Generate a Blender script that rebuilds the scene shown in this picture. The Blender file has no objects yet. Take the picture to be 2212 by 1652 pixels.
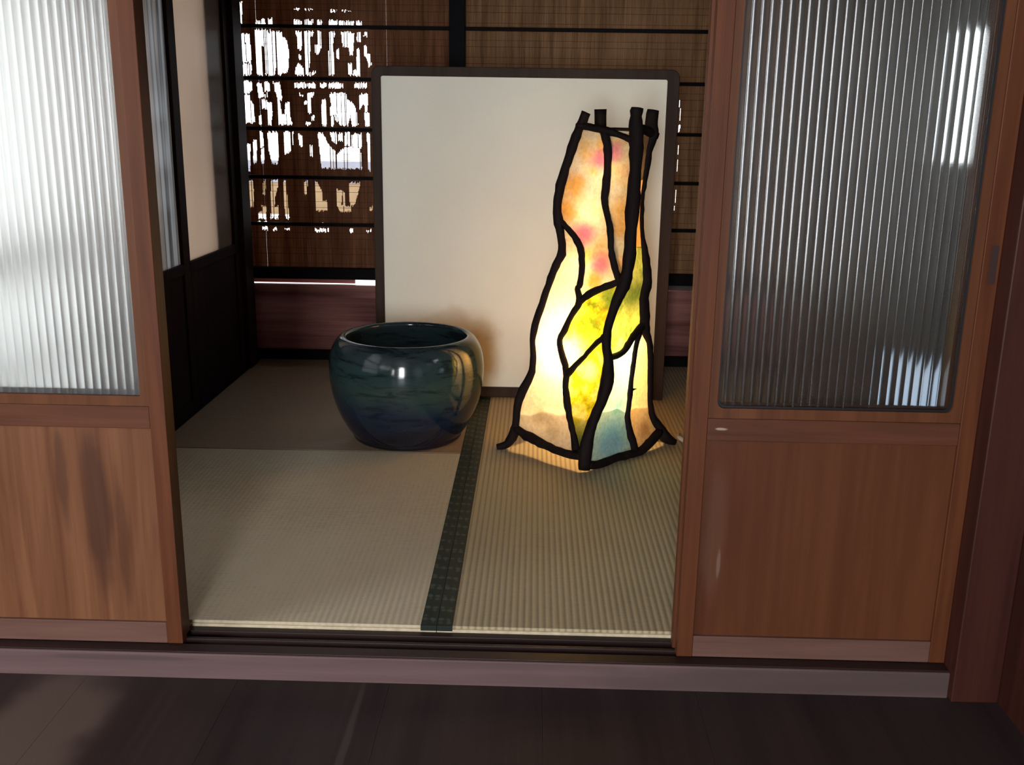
# Room with a glowing paper lamp seen through open sliding doors.
BULB, WIN1, WIN2, WIN3, SKY = 10.5, 145.0, 30.0, 42.0, 3.3
LAMP = {'left':[[0.1752,3.6,1.25,0.0157],[0.1562,3.599,1.203,0.0164],[0.1369,3.597,1.148,0.0153],[0.1147,3.595,1.079,0.0167],[0.0965,3.593,1.018,0.0155],[0.0841,3.591,0.9531,0.0155],[0.0814,3.59,0.918,0.016],[0.0896,3.589,0.8609,0.0168],[0.1,3.588,0.8078,0.0157],[0.1029,3.587,0.7497,0.0162],[0.0824,3.586,0.7089,0.0158],[0.057,3.583,0.636,0.0136],[0.0358,3.58,0.5671,0.0124],[0.0114,3.575,0.4851,0.0115],[0.0029,3.572,0.4318,0.012],[0.0065,3.57,0.3734,0.012],[0.0043,3.569,0.3142,0.0126],[-0.0202,3.567,0.254,0.0145],[-0.045,3.566,0.1984,0.0146],[-0.052,3.566,0.1221,0.0137],[-0.0611,3.57,0.0668,0.0152],[-0.0886,3.573,0.0213,0.0148],[-0.1259,3.575,-0.0089,0.0104]],
'front':[[0.3418,3.49,1.266,0.0169],[0.3397,3.486,1.222,0.0179],[0.3441,3.482,1.173,0.0201],[0.3447,3.476,1.112,0.0195],[0.3436,3.469,1.029,0.0202],[0.3399,3.461,0.9451,0.0203],[0.3376,3.451,0.8611,0.0204],[0.3345,3.441,0.7765,0.019],[0.3288,3.433,0.7127,0.0177],[0.3162,3.425,0.6614,0.0195],[0.2936,3.417,0.6099,0.0181],[0.2704,3.406,0.5334,0.0145],[0.2623,3.395,0.4658,0.015],[0.2711,3.385,0.3982,0.0169],[0.2685,3.374,0.3302,0.0183],[0.25,3.363,0.2569,0.0165],[0.2286,3.355,0.2016,0.0165],[0.2117,3.346,0.1461,0.0179],[0.1997,3.337,0.0814,0.0189],[0.1961,3.325,0.0049,0.0171]],
'right':[[0.4115,3.62,1.262,0.0166],[0.4063,3.617,1.211,0.0175],[0.4139,3.615,1.177,0.0189],[0.4018,3.612,1.135,0.0176],[0.3947,3.609,1.074,0.0159],[0.3884,3.605,1.014,0.0146],[0.382,3.602,0.9572,0.0133],[0.3822,3.6,0.8914,0.0112],[0.3881,3.6,0.8249,0.0112],[0.3967,3.6,0.7758,0.0158],[0.407,3.6,0.7128,0.0181],[0.4131,3.601,0.6536,0.0191],[0.4043,3.605,0.5937,0.021],[0.4118,3.61,0.5201,0.0221],[0.4169,3.614,0.4706,0.0193],[0.4381,3.617,0.4209,0.0121],[0.4456,3.623,0.3601,0.0122],[0.4505,3.634,0.2667,0.0123],[0.4558,3.643,0.1824,0.0129],[0.4685,3.65,0.1212,0.015],[0.4958,3.66,0.0795,0.0175],[0.5274,3.672,0.0317,0.0187],[0.5705,3.68,-0.0001,0.0116]],
'rear':[[0.2519,3.925,-0.1704,0.011],[0.2399,3.889,-0.0222,0.011],[0.1598,3.845,0.1221,0.011],[0.1826,3.817,0.2598,0.011],[0.1719,3.792,0.3918,0.011],[0.1531,3.773,0.519,0.011],[0.1546,3.755,0.6433,0.011],[0.1611,3.743,0.7637,0.011],[0.1284,3.732,0.8809,0.011],[0.1382,3.73,0.9958,0.011],[0.1801,3.73,1.109,0.011],[0.23,3.74,1.175,0.0165],[0.2335,3.74,1.264,0.0165]],
'B':{'mid':[[0.2361,3.543,1.185,0.0134],[0.247,3.532,1.151,0.0129],[0.2515,3.523,1.109,0.0125],[0.2521,3.516,1.059,0.0119],[0.2483,3.511,1.004,0.0119],[0.246,3.506,0.9403,0.0119],[0.257,3.497,0.8983,0.0109],[0.2679,3.487,0.8477,0.0109],[0.2717,3.48,0.7923,0.0109],[0.2791,3.468,0.7504,0.0109],[0.2904,3.453,0.7091,0.0113],[0.3076,3.429,0.6693,0.0113]],
'crossbar':[[0.1439,3.598,1.204,0.0096],[0.1779,3.576,1.2,0.01],[0.2115,3.555,1.195,0.01],[0.2573,3.526,1.185,0.0107],[0.2902,3.506,1.174,0.0098],[0.3311,3.48,1.158,0.0106]],
'b1':[[0.0891,3.584,0.8746,0.01],[0.114,3.573,0.8518,0.01],[0.1456,3.557,0.8164,0.0102],[0.1685,3.543,0.7742,0.01],[0.1741,3.528,0.7185,0.01],[0.169,3.515,0.6534,0.01],[0.1609,3.514,0.6329,0.0105],[0.168,3.494,0.5894,0.0111],[0.1408,3.498,0.541,0.0107],[0.119,3.499,0.4881,0.0105],[0.1015,3.504,0.4475,0.0106],[0.1122,3.495,0.3929,0.0106],[0.1274,3.48,0.3388,0.0122],[0.1263,3.464,0.2797,0.0108],[0.1327,3.443,0.2319,0.0117],[0.1428,3.418,0.1807,0.0117],[0.155,3.392,0.1306,0.0117],[0.1685,3.357,0.0737,0.0128]],
'b2':[[0.1635,3.497,0.5866,0.0107],[0.198,3.484,0.6188,0.0106],[0.2418,3.465,0.646,0.0106],[0.2894,3.442,0.6691,0.0114],[0.3064,3.434,0.6806,0.0113]],
'b3':[[0.1313,3.474,0.3268,0.0113],[0.1588,3.46,0.3637,0.0084],[0.1893,3.441,0.4022,0.0084],[0.2191,3.421,0.4451,0.0083],[0.2551,3.401,0.4853,0.0091]],
'b4':[[0.2757,3.392,0.4097,0.0103],[0.3198,3.457,0.4106,0.0107],[0.3457,3.497,0.4308,0.0108],[0.3665,3.532,0.4574,0.0118],[0.3939,3.579,0.4772,0.0144],[0.4153,3.61,0.4958,0.0145]],
'b5':[[0.3967,3.58,0.4698,0.0124],[0.3811,3.542,0.4168,0.0109],[0.3729,3.524,0.3525,0.0109],[0.3658,3.515,0.2809,0.011],[0.3641,3.519,0.2203,0.012],[0.3596,3.517,0.1559,0.012],[0.3722,3.519,0.095,0.0145],[0.3939,3.52,0.0217,0.0146]],
'railL':[[-0.0564,3.564,0.0895,0.0123],[-0.014,3.526,0.0731,0.0151],[0.0249,3.488,0.066,0.0154],[0.0726,3.438,0.0582,0.0133],[0.1282,3.387,0.053,0.0131],[0.1955,3.332,0.061,0.0138]],
'railR':[[0.206,3.334,0.0264,0.0139],[0.2607,3.389,0.0156,0.0146],[0.3114,3.44,0.018,0.0148],[0.3634,3.49,0.0171,0.0159],[0.4166,3.54,0.0167,0.0161],[0.4597,3.587,0.0382,0.0153],[0.5009,3.653,0.0609,0.0165]],
'topR':[[0.3368,3.474,1.204,0.0126],[0.3797,3.555,1.192,0.013],[0.4262,3.633,1.175,0.0155]],
'topB':[[0.2356,3.73,1.192,0.005],[0.2747,3.71,1.194,0.005],[0.3127,3.68,1.193,0.005],[0.4051,3.63,1.194,0.006]],
'topC':[[0.157,3.6,1.207,0.007],[0.1939,3.665,1.204,0.007],[0.2309,3.73,1.198,0.007]],
'thorn':[[0.3727,3.527,0.2581,0.0058],[0.382,3.539,0.258,0.0038],[0.3949,3.557,0.2556,0.001]]},
'lin':[[[[-0.0414,3.574,0.1715],[0.0069,3.541,0.1798],[0.054,3.507,0.1881],[0.1001,3.474,0.1965],[0.145,3.441,0.2049],[0.1888,3.408,0.2133],[0.2315,3.374,0.2218]],[[-0.0427,3.573,0.1583],[0.0047,3.54,0.1649],[0.0509,3.506,0.1715],[0.0958,3.473,0.1782],[0.1394,3.439,0.185],[0.1818,3.405,0.192],[0.223,3.371,0.199]],[[-0.044,3.573,0.1451],[0.0026,3.539,0.1499],[0.0478,3.506,0.1548],[0.0918,3.472,0.1598],[0.1345,3.437,0.1651],[0.1759,3.403,0.1705],[0.2161,3.368,0.1762]],[[-0.0453,3.573,0.1318],[0.0006,3.54,0.1347],[0.0448,3.506,0.1378],[0.0877,3.471,0.1412],[0.1295,3.436,0.145],[0.17,3.4,0.149],[0.2093,3.364,0.1534]],[[-0.047,3.574,0.1181],[-0.0023,3.54,0.1193],[0.0413,3.506,0.1207],[0.0835,3.47,0.1226],[0.1244,3.435,0.1248],[0.1643,3.398,0.1275],[0.2039,3.361,0.1305]],[[-0.0493,3.575,0.1045],[-0.0051,3.541,0.1038],[0.0378,3.506,0.1037],[0.0791,3.47,0.1039],[0.1185,3.433,0.1047],[0.1586,3.396,0.1059],[0.1995,3.357,0.1077]],[[-0.0516,3.576,0.0908],[-0.008,3.541,0.0884],[0.0326,3.506,0.0865],[0.0717,3.469,0.0851],[0.1118,3.432,0.0844],[0.1523,3.393,0.0843],[0.1947,3.354,0.0848]],[[-0.0538,3.577,0.077],[-0.0135,3.542,0.0728],[0.0246,3.506,0.0692],[0.0642,3.469,0.0663],[0.1022,3.43,0.064],[0.1444,3.391,0.0626],[0.1928,3.351,0.0619]]],[[[0.2382,3.375,0.2138],[0.2751,3.422,0.2076],[0.3115,3.469,0.2018],[0.3474,3.515,0.1963],[0.3828,3.56,0.1911],[0.4176,3.605,0.1863],[0.4518,3.65,0.1818]],[[0.2297,3.371,0.1879],[0.2691,3.42,0.1831],[0.3074,3.467,0.1788],[0.3457,3.515,0.175],[0.3831,3.561,0.1716],[0.4195,3.607,0.1686],[0.4549,3.651,0.1661]],[[0.2223,3.367,0.162],[0.2661,3.418,0.1584],[0.3075,3.467,0.1556],[0.3463,3.515,0.1535],[0.3833,3.562,0.152],[0.4214,3.608,0.1509],[0.458,3.653,0.1503]],[[0.2159,3.364,0.136],[0.2632,3.417,0.1337],[0.3084,3.467,0.1323],[0.3505,3.517,0.1317],[0.3892,3.564,0.1319],[0.4244,3.609,0.133],[0.4611,3.655,0.1344]],[[0.2118,3.36,0.1101],[0.2626,3.415,0.1089],[0.3098,3.467,0.1088],[0.3548,3.518,0.1098],[0.3962,3.566,0.1117],[0.4334,3.613,0.1146],[0.4662,3.657,0.1184]],[[0.2074,3.356,0.0841],[0.2651,3.413,0.0842],[0.3152,3.468,0.0854],[0.3597,3.519,0.0878],[0.4033,3.569,0.0915],[0.4425,3.616,0.0962],[0.4767,3.661,0.102]],[[0.2055,3.353,0.0582],[0.2619,3.41,0.0597],[0.3208,3.467,0.0621],[0.3706,3.521,0.0659],[0.4108,3.572,0.0711],[0.4517,3.62,0.0777],[0.4872,3.665,0.0854]],[[0.2044,3.349,0.0322],[0.2612,3.407,0.0352],[0.319,3.465,0.0392],[0.3789,3.522,0.0442],[0.4253,3.574,0.0508],[0.4611,3.623,0.0591],[0.4979,3.669,0.0688]]]],
'P':{'A':[[[0.154,3.598,1.197],[0.1819,3.582,1.198],[0.2095,3.565,1.198],[0.2368,3.549,1.198]],[[0.1456,3.598,1.173],[0.1781,3.579,1.174],[0.2102,3.561,1.174],[0.2419,3.542,1.175]],[[0.1373,3.597,1.149],[0.1743,3.577,1.15],[0.2109,3.556,1.151],[0.247,3.536,1.152]],[[0.1295,3.596,1.125],[0.1701,3.575,1.126],[0.2101,3.553,1.127],[0.2497,3.531,1.128]],[[0.1217,3.595,1.101],[0.1657,3.573,1.102],[0.209,3.55,1.104],[0.2518,3.527,1.105]],[[0.114,3.595,1.077],[0.1607,3.571,1.078],[0.2067,3.547,1.08],[0.2521,3.523,1.081]],[[0.1067,3.594,1.052],[0.156,3.569,1.054],[0.2045,3.545,1.056],[0.2523,3.52,1.058]],[[0.0994,3.593,1.028],[0.1506,3.568,1.03],[0.201,3.543,1.032],[0.2507,3.518,1.034]],[[0.0937,3.593,1.004],[0.1463,3.567,1.006],[0.1981,3.541,1.008],[0.249,3.516,1.01]],[[0.0891,3.592,0.9793],[0.1429,3.566,0.9818],[0.1958,3.54,0.9843],[0.248,3.514,0.9867]],[[0.0844,3.591,0.9548],[0.1395,3.565,0.9575],[0.1937,3.538,0.9602],[0.2471,3.511,0.9629]],[[0.0824,3.591,0.9302],[0.138,3.563,0.9332],[0.1927,3.536,0.9361],[0.2465,3.509,0.9391]],[[0.0832,3.59,0.9056],[0.1407,3.561,0.9089],[0.1972,3.533,0.9122],[0.2527,3.504,0.9155]],[[0.0867,3.589,0.881],[0.1451,3.559,0.8846],[0.2024,3.53,0.8883],[0.2586,3.499,0.8919]],[[0.1089,3.579,0.8575],[0.1614,3.551,0.8611],[0.213,3.523,0.8646],[0.2637,3.495,0.8682]],[[0.1297,3.569,0.834],[0.1767,3.543,0.8375],[0.2229,3.517,0.841],[0.2684,3.491,0.8445]],[[0.1487,3.56,0.8105],[0.1898,3.536,0.8139],[0.2302,3.512,0.8172],[0.2701,3.488,0.8205]],[[0.1616,3.552,0.7868],[0.1988,3.529,0.7901],[0.2355,3.507,0.7934],[0.2717,3.484,0.7966]],[[0.1699,3.546,0.7628],[0.2055,3.524,0.7661],[0.2407,3.502,0.7695],[0.2754,3.479,0.7729]],[[0.1723,3.539,0.7387],[0.2085,3.517,0.7423],[0.2443,3.494,0.7459],[0.2795,3.472,0.7494]],[[0.1741,3.531,0.7148],[0.2119,3.509,0.7187],[0.2491,3.486,0.7225],[0.2859,3.463,0.7263]],[[0.1722,3.527,0.6904],[0.2131,3.503,0.6947],[0.2534,3.478,0.699],[0.2931,3.454,0.7032]],[[0.1703,3.522,0.666],[0.2151,3.495,0.671],[0.2593,3.468,0.6759],[0.3027,3.441,0.6808]],[[0.1647,3.518,0.6413],[0.1953,3.5,0.6449],[0.2257,3.481,0.6484],[0.2557,3.463,0.6519]],[[0.1632,3.511,0.6173],[0.1772,3.503,0.619],[0.1911,3.494,0.6207],[0.2049,3.485,0.6224]],[[0.1665,3.501,0.5939],[0.1682,3.5,0.5941],[0.1699,3.499,0.5943],[0.1717,3.498,0.5945]]],
'Bp':[[[0.2409,3.544,1.18],[0.2755,3.523,1.18],[0.3096,3.503,1.181],[0.3433,3.483,1.182]],[[0.2467,3.536,1.153],[0.2796,3.518,1.154],[0.3121,3.499,1.155],[0.3442,3.48,1.155]],[[0.2499,3.531,1.126],[0.2818,3.513,1.127],[0.3133,3.495,1.128],[0.3445,3.478,1.129]],[[0.2519,3.526,1.099],[0.2831,3.509,1.1],[0.314,3.492,1.101],[0.3446,3.475,1.102]],[[0.2522,3.522,1.073],[0.2832,3.506,1.074],[0.3139,3.489,1.075],[0.3442,3.473,1.076]],[[0.2515,3.519,1.046],[0.2826,3.503,1.047],[0.3134,3.487,1.048],[0.3439,3.471,1.049]],[[0.2496,3.517,1.018],[0.2811,3.5,1.02],[0.3124,3.484,1.021],[0.3433,3.468,1.022]],[[0.2481,3.514,0.9912],[0.2798,3.498,0.9927],[0.3111,3.482,0.9941],[0.3421,3.466,0.9956]],[[0.2471,3.511,0.9639],[0.2787,3.495,0.9656],[0.31,3.479,0.9672],[0.3409,3.463,0.9688]],[[0.2472,3.509,0.9367],[0.2784,3.493,0.9384],[0.3092,3.477,0.9401],[0.3398,3.461,0.9418]],[[0.2542,3.503,0.9097],[0.2828,3.488,0.9114],[0.3111,3.473,0.9131],[0.3391,3.458,0.9149]],[[0.2606,3.498,0.8826],[0.2868,3.483,0.8844],[0.3127,3.469,0.8862],[0.3384,3.455,0.8879]],[[0.2664,3.493,0.8555],[0.2904,3.479,0.8573],[0.3141,3.465,0.8591],[0.3376,3.451,0.8609]],[[0.2695,3.489,0.8282],[0.2921,3.475,0.8301],[0.3144,3.462,0.8319],[0.3366,3.448,0.8338]],[[0.2714,3.485,0.8008],[0.293,3.471,0.8028],[0.3144,3.458,0.8047],[0.3356,3.445,0.8066]],[[0.2753,3.48,0.7736],[0.2952,3.467,0.7756],[0.315,3.454,0.7775],[0.3346,3.441,0.7794]],[[0.2802,3.471,0.7468],[0.2977,3.46,0.7486],[0.3151,3.449,0.7504],[0.3323,3.438,0.7522]],[[0.2875,3.461,0.7203],[0.3017,3.452,0.7218],[0.3159,3.443,0.7233],[0.3299,3.434,0.7248]],[[0.2969,3.449,0.6942],[0.3064,3.443,0.6953],[0.3157,3.437,0.6963],[0.3251,3.431,0.6974]],[[0.3079,3.433,0.6687],[0.3114,3.431,0.6691],[0.3149,3.429,0.6695],[0.3183,3.427,0.6699]]],
'Cw':[[[0.0896,3.589,0.8609],[0.0948,3.586,0.8612],[0.0999,3.583,0.8616],[0.105,3.581,0.8619]],[[0.0951,3.588,0.8328],[0.1063,3.582,0.8336],[0.1175,3.576,0.8345],[0.1286,3.57,0.8353]],[[0.1001,3.588,0.8046],[0.1168,3.578,0.806],[0.1333,3.569,0.8073],[0.1497,3.559,0.8087]],[[0.1016,3.587,0.7763],[0.1226,3.575,0.7781],[0.1435,3.562,0.78],[0.1643,3.55,0.7818]],[[0.1019,3.587,0.7478],[0.1251,3.573,0.75],[0.148,3.559,0.7522],[0.1708,3.545,0.7544]],[[0.0874,3.586,0.719],[0.1164,3.569,0.7218],[0.145,3.552,0.7246],[0.1734,3.535,0.7274]],[[0.0758,3.586,0.6901],[0.1086,3.567,0.6934],[0.1409,3.548,0.6967],[0.1729,3.529,0.7]],[[0.0658,3.585,0.6611],[0.1012,3.564,0.6649],[0.1362,3.544,0.6686],[0.1708,3.523,0.6723]],[[0.0558,3.583,0.6322],[0.093,3.562,0.6363],[0.1297,3.54,0.6404],[0.1659,3.518,0.6445]],[[0.0469,3.582,0.6032],[0.0862,3.558,0.6079],[0.125,3.535,0.6125],[0.1632,3.511,0.6171]],[[0.038,3.58,0.5741],[0.0817,3.553,0.5796],[0.1247,3.526,0.5851],[0.167,3.5,0.5906]],[[0.0292,3.579,0.5449],[0.0709,3.553,0.5505],[0.1121,3.527,0.556],[0.1525,3.501,0.5615]],[[0.0205,3.577,0.5156],[0.0601,3.552,0.5212],[0.0991,3.527,0.5267],[0.1376,3.502,0.5322]],[[0.0117,3.575,0.4862],[0.0502,3.551,0.4919],[0.0882,3.526,0.4975],[0.1256,3.502,0.5031]],[[0.0069,3.574,0.4568],[0.0428,3.551,0.4623],[0.0782,3.528,0.4678],[0.1131,3.505,0.4732]],[[0.0032,3.572,0.4273],[0.0366,3.55,0.4327],[0.0697,3.529,0.438],[0.1023,3.507,0.4434]],[[0.005,3.571,0.3978],[0.0397,3.548,0.4037],[0.074,3.525,0.4095],[0.1078,3.502,0.4153]],[[0.0063,3.57,0.3681],[0.0426,3.546,0.3745],[0.0784,3.522,0.3808],[0.1137,3.498,0.3871]],[[0.0052,3.569,0.3382],[0.0445,3.543,0.3453],[0.0833,3.517,0.3524],[0.1214,3.49,0.3596]],[[0.0018,3.568,0.308],[0.0444,3.54,0.3161],[0.0863,3.511,0.3241],[0.1275,3.482,0.3322]],[[-0.0106,3.568,0.2776],[0.0361,3.537,0.2865],[0.0819,3.506,0.2954],[0.127,3.475,0.3043]],[[-0.0233,3.567,0.247],[0.0277,3.534,0.257],[0.0777,3.5,0.267],[0.1267,3.467,0.277]],[[-0.037,3.567,0.2163],[0.02,3.529,0.2278],[0.0757,3.492,0.2392],[0.1302,3.455,0.2506]],[[-0.0462,3.566,0.1856],[0.0154,3.525,0.1985],[0.0755,3.485,0.2114],[0.1341,3.444,0.2242]],[[-0.049,3.565,0.1548],[0.0154,3.521,0.1693],[0.0782,3.476,0.1838],[0.1393,3.432,0.1982]],[[-0.0519,3.566,0.1237],[0.0156,3.517,0.14],[0.0811,3.468,0.1562],[0.1447,3.419,0.1724]],[[-0.057,3.568,0.0918],[0.0146,3.514,0.1102],[0.0839,3.459,0.1286],[0.1509,3.405,0.1469]],[[-0.0201,3.535,0.0718],[0.0407,3.487,0.0885],[0.0997,3.439,0.1052],[0.157,3.391,0.1218]],[[0.0415,3.475,0.0618],[0.0828,3.442,0.0735],[0.1233,3.409,0.0852],[0.1629,3.377,0.0969]],[[0.116,3.402,0.0575],[0.1337,3.388,0.0625],[0.1513,3.375,0.0675],[0.1687,3.361,0.0724]]],
'Dy':[[[0.3067,3.438,0.68],[0.3116,3.435,0.6806],[0.3164,3.432,0.6811],[0.3212,3.429,0.6817]],[[0.2706,3.455,0.6591],[0.2862,3.445,0.661],[0.3016,3.436,0.6628],[0.317,3.426,0.6646]],[[0.2296,3.474,0.6377],[0.2567,3.457,0.6409],[0.2836,3.44,0.6442],[0.3101,3.423,0.6475]],[[0.1969,3.489,0.6169],[0.2326,3.466,0.6214],[0.2678,3.443,0.6259],[0.3026,3.421,0.6304]],[[0.1772,3.495,0.5976],[0.2171,3.469,0.6028],[0.2564,3.444,0.608],[0.295,3.418,0.6132]],[[0.1625,3.499,0.5787],[0.2055,3.471,0.5845],[0.2478,3.443,0.5903],[0.2894,3.415,0.596]],[[0.1522,3.501,0.5602],[0.197,3.471,0.5665],[0.241,3.442,0.5727],[0.2842,3.413,0.5789]],[[0.1418,3.502,0.5417],[0.1884,3.471,0.5484],[0.2341,3.441,0.5551],[0.279,3.41,0.5617]],[[0.134,3.502,0.5235],[0.1815,3.47,0.5305],[0.2281,3.439,0.5375],[0.2738,3.407,0.5445]],[[0.1264,3.502,0.5052],[0.1751,3.47,0.5126],[0.2229,3.437,0.52],[0.2697,3.405,0.5273]],[[0.1188,3.503,0.4865],[0.1695,3.47,0.4944],[0.2191,3.436,0.5023],[0.2676,3.402,0.5101]],[[0.1107,3.506,0.4677],[0.1635,3.47,0.4761],[0.2151,3.435,0.4845],[0.2656,3.399,0.493]],[[0.1025,3.508,0.4487],[0.1497,3.476,0.4565],[0.196,3.444,0.4642],[0.2414,3.412,0.4719]],[[0.1047,3.505,0.431],[0.1456,3.477,0.438],[0.1857,3.449,0.4449],[0.2252,3.421,0.4518]],[[0.1082,3.502,0.4133],[0.1427,3.478,0.4193],[0.1768,3.455,0.4254],[0.2103,3.431,0.4314]],[[0.1116,3.499,0.3956],[0.1401,3.48,0.4007],[0.1683,3.46,0.4058],[0.1961,3.44,0.4109]],[[0.1164,3.495,0.3782],[0.138,3.48,0.3821],[0.1594,3.465,0.3861],[0.1806,3.45,0.39]],[[0.1215,3.49,0.3609],[0.1357,3.481,0.3636],[0.1499,3.471,0.3663],[0.1639,3.461,0.369]],[[0.1265,3.485,0.3438],[0.134,3.48,0.3453],[0.1415,3.474,0.3467],[0.149,3.469,0.3482]],[[0.1315,3.478,0.3272],[0.1325,3.477,0.3274],[0.1336,3.477,0.3276],[0.1347,3.476,0.3278]]],
'Ey':[[[0.2554,3.405,0.4845],[0.2585,3.403,0.485],[0.2617,3.401,0.4855],[0.2648,3.398,0.4861]],[[0.2342,3.415,0.4612],[0.2436,3.409,0.4629],[0.253,3.402,0.4645],[0.2624,3.395,0.4662]],[[0.2145,3.428,0.4373],[0.2314,3.416,0.4403],[0.2482,3.404,0.4434],[0.2648,3.392,0.4464]],[[0.1981,3.439,0.4137],[0.2214,3.422,0.418],[0.2445,3.406,0.4223],[0.2674,3.389,0.4266]],[[0.1803,3.451,0.3896],[0.2106,3.429,0.3953],[0.2405,3.408,0.401],[0.27,3.386,0.4067]],[[0.1611,3.462,0.3653],[0.1982,3.436,0.3725],[0.2347,3.409,0.3797],[0.2706,3.383,0.3868]],[[0.1416,3.474,0.3409],[0.1852,3.442,0.3496],[0.228,3.411,0.3582],[0.2699,3.38,0.3668]],[[0.1284,3.478,0.3182],[0.1763,3.444,0.3278],[0.2232,3.411,0.3373],[0.2691,3.377,0.3468]],[[0.1274,3.473,0.2979],[0.1751,3.44,0.3076],[0.2219,3.407,0.3172],[0.2676,3.374,0.3268]],[[0.1265,3.467,0.278],[0.1728,3.435,0.2876],[0.2181,3.403,0.2971],[0.2625,3.371,0.3067]],[[0.1291,3.459,0.2589],[0.1727,3.428,0.2681],[0.2155,3.398,0.2773],[0.2574,3.368,0.2865]],[[0.1316,3.45,0.2398],[0.1726,3.422,0.2487],[0.2128,3.393,0.2575],[0.2523,3.365,0.2663]],[[0.1348,3.442,0.2207],[0.1724,3.415,0.2292],[0.2094,3.388,0.2376],[0.2458,3.361,0.2461]],[[0.1385,3.433,0.2018],[0.1722,3.408,0.2098],[0.2053,3.383,0.2178],[0.2379,3.358,0.2258]],[[0.1422,3.424,0.1831],[0.1719,3.401,0.1906],[0.2012,3.378,0.198],[0.2301,3.355,0.2054]],[[0.1466,3.415,0.1644],[0.1726,3.394,0.1713],[0.1983,3.373,0.1782],[0.2236,3.352,0.1851]],[[0.1511,3.405,0.146],[0.1735,3.386,0.1523],[0.1956,3.368,0.1585],[0.2174,3.349,0.1648]],[[0.1556,3.395,0.1278],[0.1744,3.378,0.1333],[0.193,3.362,0.1389],[0.2114,3.346,0.1444]],[[0.16,3.384,0.1098],[0.176,3.37,0.1145],[0.1919,3.357,0.1193],[0.2076,3.343,0.124]],[[0.1644,3.373,0.0918],[0.1776,3.362,0.0957],[0.1908,3.351,0.0997],[0.2038,3.34,0.1037]],[[0.1687,3.362,0.0742],[0.1792,3.353,0.0772],[0.1896,3.345,0.0802],[0.2,3.337,0.0832]],[[0.1869,3.343,0.0593],[0.1909,3.34,0.0605],[0.1948,3.337,0.0617],[0.1988,3.334,0.0629]]],
'F':[[[0.3353,3.443,0.7977],[0.355,3.496,0.7919],[0.3753,3.548,0.7861],[0.3959,3.6,0.7802]],[[0.3343,3.441,0.7753],[0.3557,3.494,0.769],[0.3775,3.547,0.7628],[0.3998,3.6,0.7565]],[[0.3324,3.438,0.7528],[0.3556,3.492,0.7461],[0.3794,3.546,0.7394],[0.4037,3.6,0.7327]],[[0.3304,3.435,0.7303],[0.3554,3.49,0.7231],[0.3811,3.545,0.7159],[0.4074,3.6,0.7088]],[[0.3276,3.432,0.7077],[0.3543,3.488,0.7],[0.3817,3.544,0.6924],[0.4098,3.6,0.6848]],[[0.3221,3.429,0.685],[0.3514,3.486,0.6769],[0.3815,3.543,0.6688],[0.4124,3.6,0.6606]],[[0.3165,3.426,0.6624],[0.347,3.485,0.6536],[0.3784,3.543,0.6449],[0.4106,3.602,0.6361]],[[0.3067,3.422,0.6397],[0.3391,3.483,0.6303],[0.3726,3.543,0.6208],[0.4069,3.604,0.6115]],[[0.2966,3.419,0.6169],[0.3317,3.481,0.6068],[0.3678,3.543,0.5968],[0.405,3.606,0.5867]],[[0.2888,3.415,0.5942],[0.3272,3.479,0.5834],[0.3668,3.543,0.5727],[0.4075,3.607,0.562]],[[0.2819,3.412,0.5714],[0.3233,3.477,0.5599],[0.366,3.543,0.5485],[0.41,3.609,0.5371]],[[0.275,3.408,0.5486],[0.3194,3.476,0.5364],[0.3652,3.543,0.5242],[0.4126,3.611,0.5121]],[[0.2695,3.405,0.5258],[0.3164,3.474,0.5128],[0.365,3.543,0.4999],[0.4152,3.613,0.487]],[[0.2668,3.401,0.503],[0.3055,3.457,0.4922],[0.3453,3.513,0.4814],[0.3862,3.569,0.4707]],[[0.264,3.397,0.4802],[0.2968,3.442,0.4713],[0.3302,3.487,0.4624],[0.3644,3.531,0.4535]],[[0.2634,3.394,0.4573],[0.2915,3.431,0.4496],[0.3202,3.469,0.4419],[0.3494,3.507,0.4342]],[[0.2664,3.39,0.4346],[0.287,3.419,0.4286],[0.3079,3.447,0.4226],[0.329,3.475,0.4166]],[[0.2693,3.387,0.4118],[0.2741,3.393,0.4103],[0.2788,3.4,0.4088],[0.2836,3.407,0.4073]]],
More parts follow.
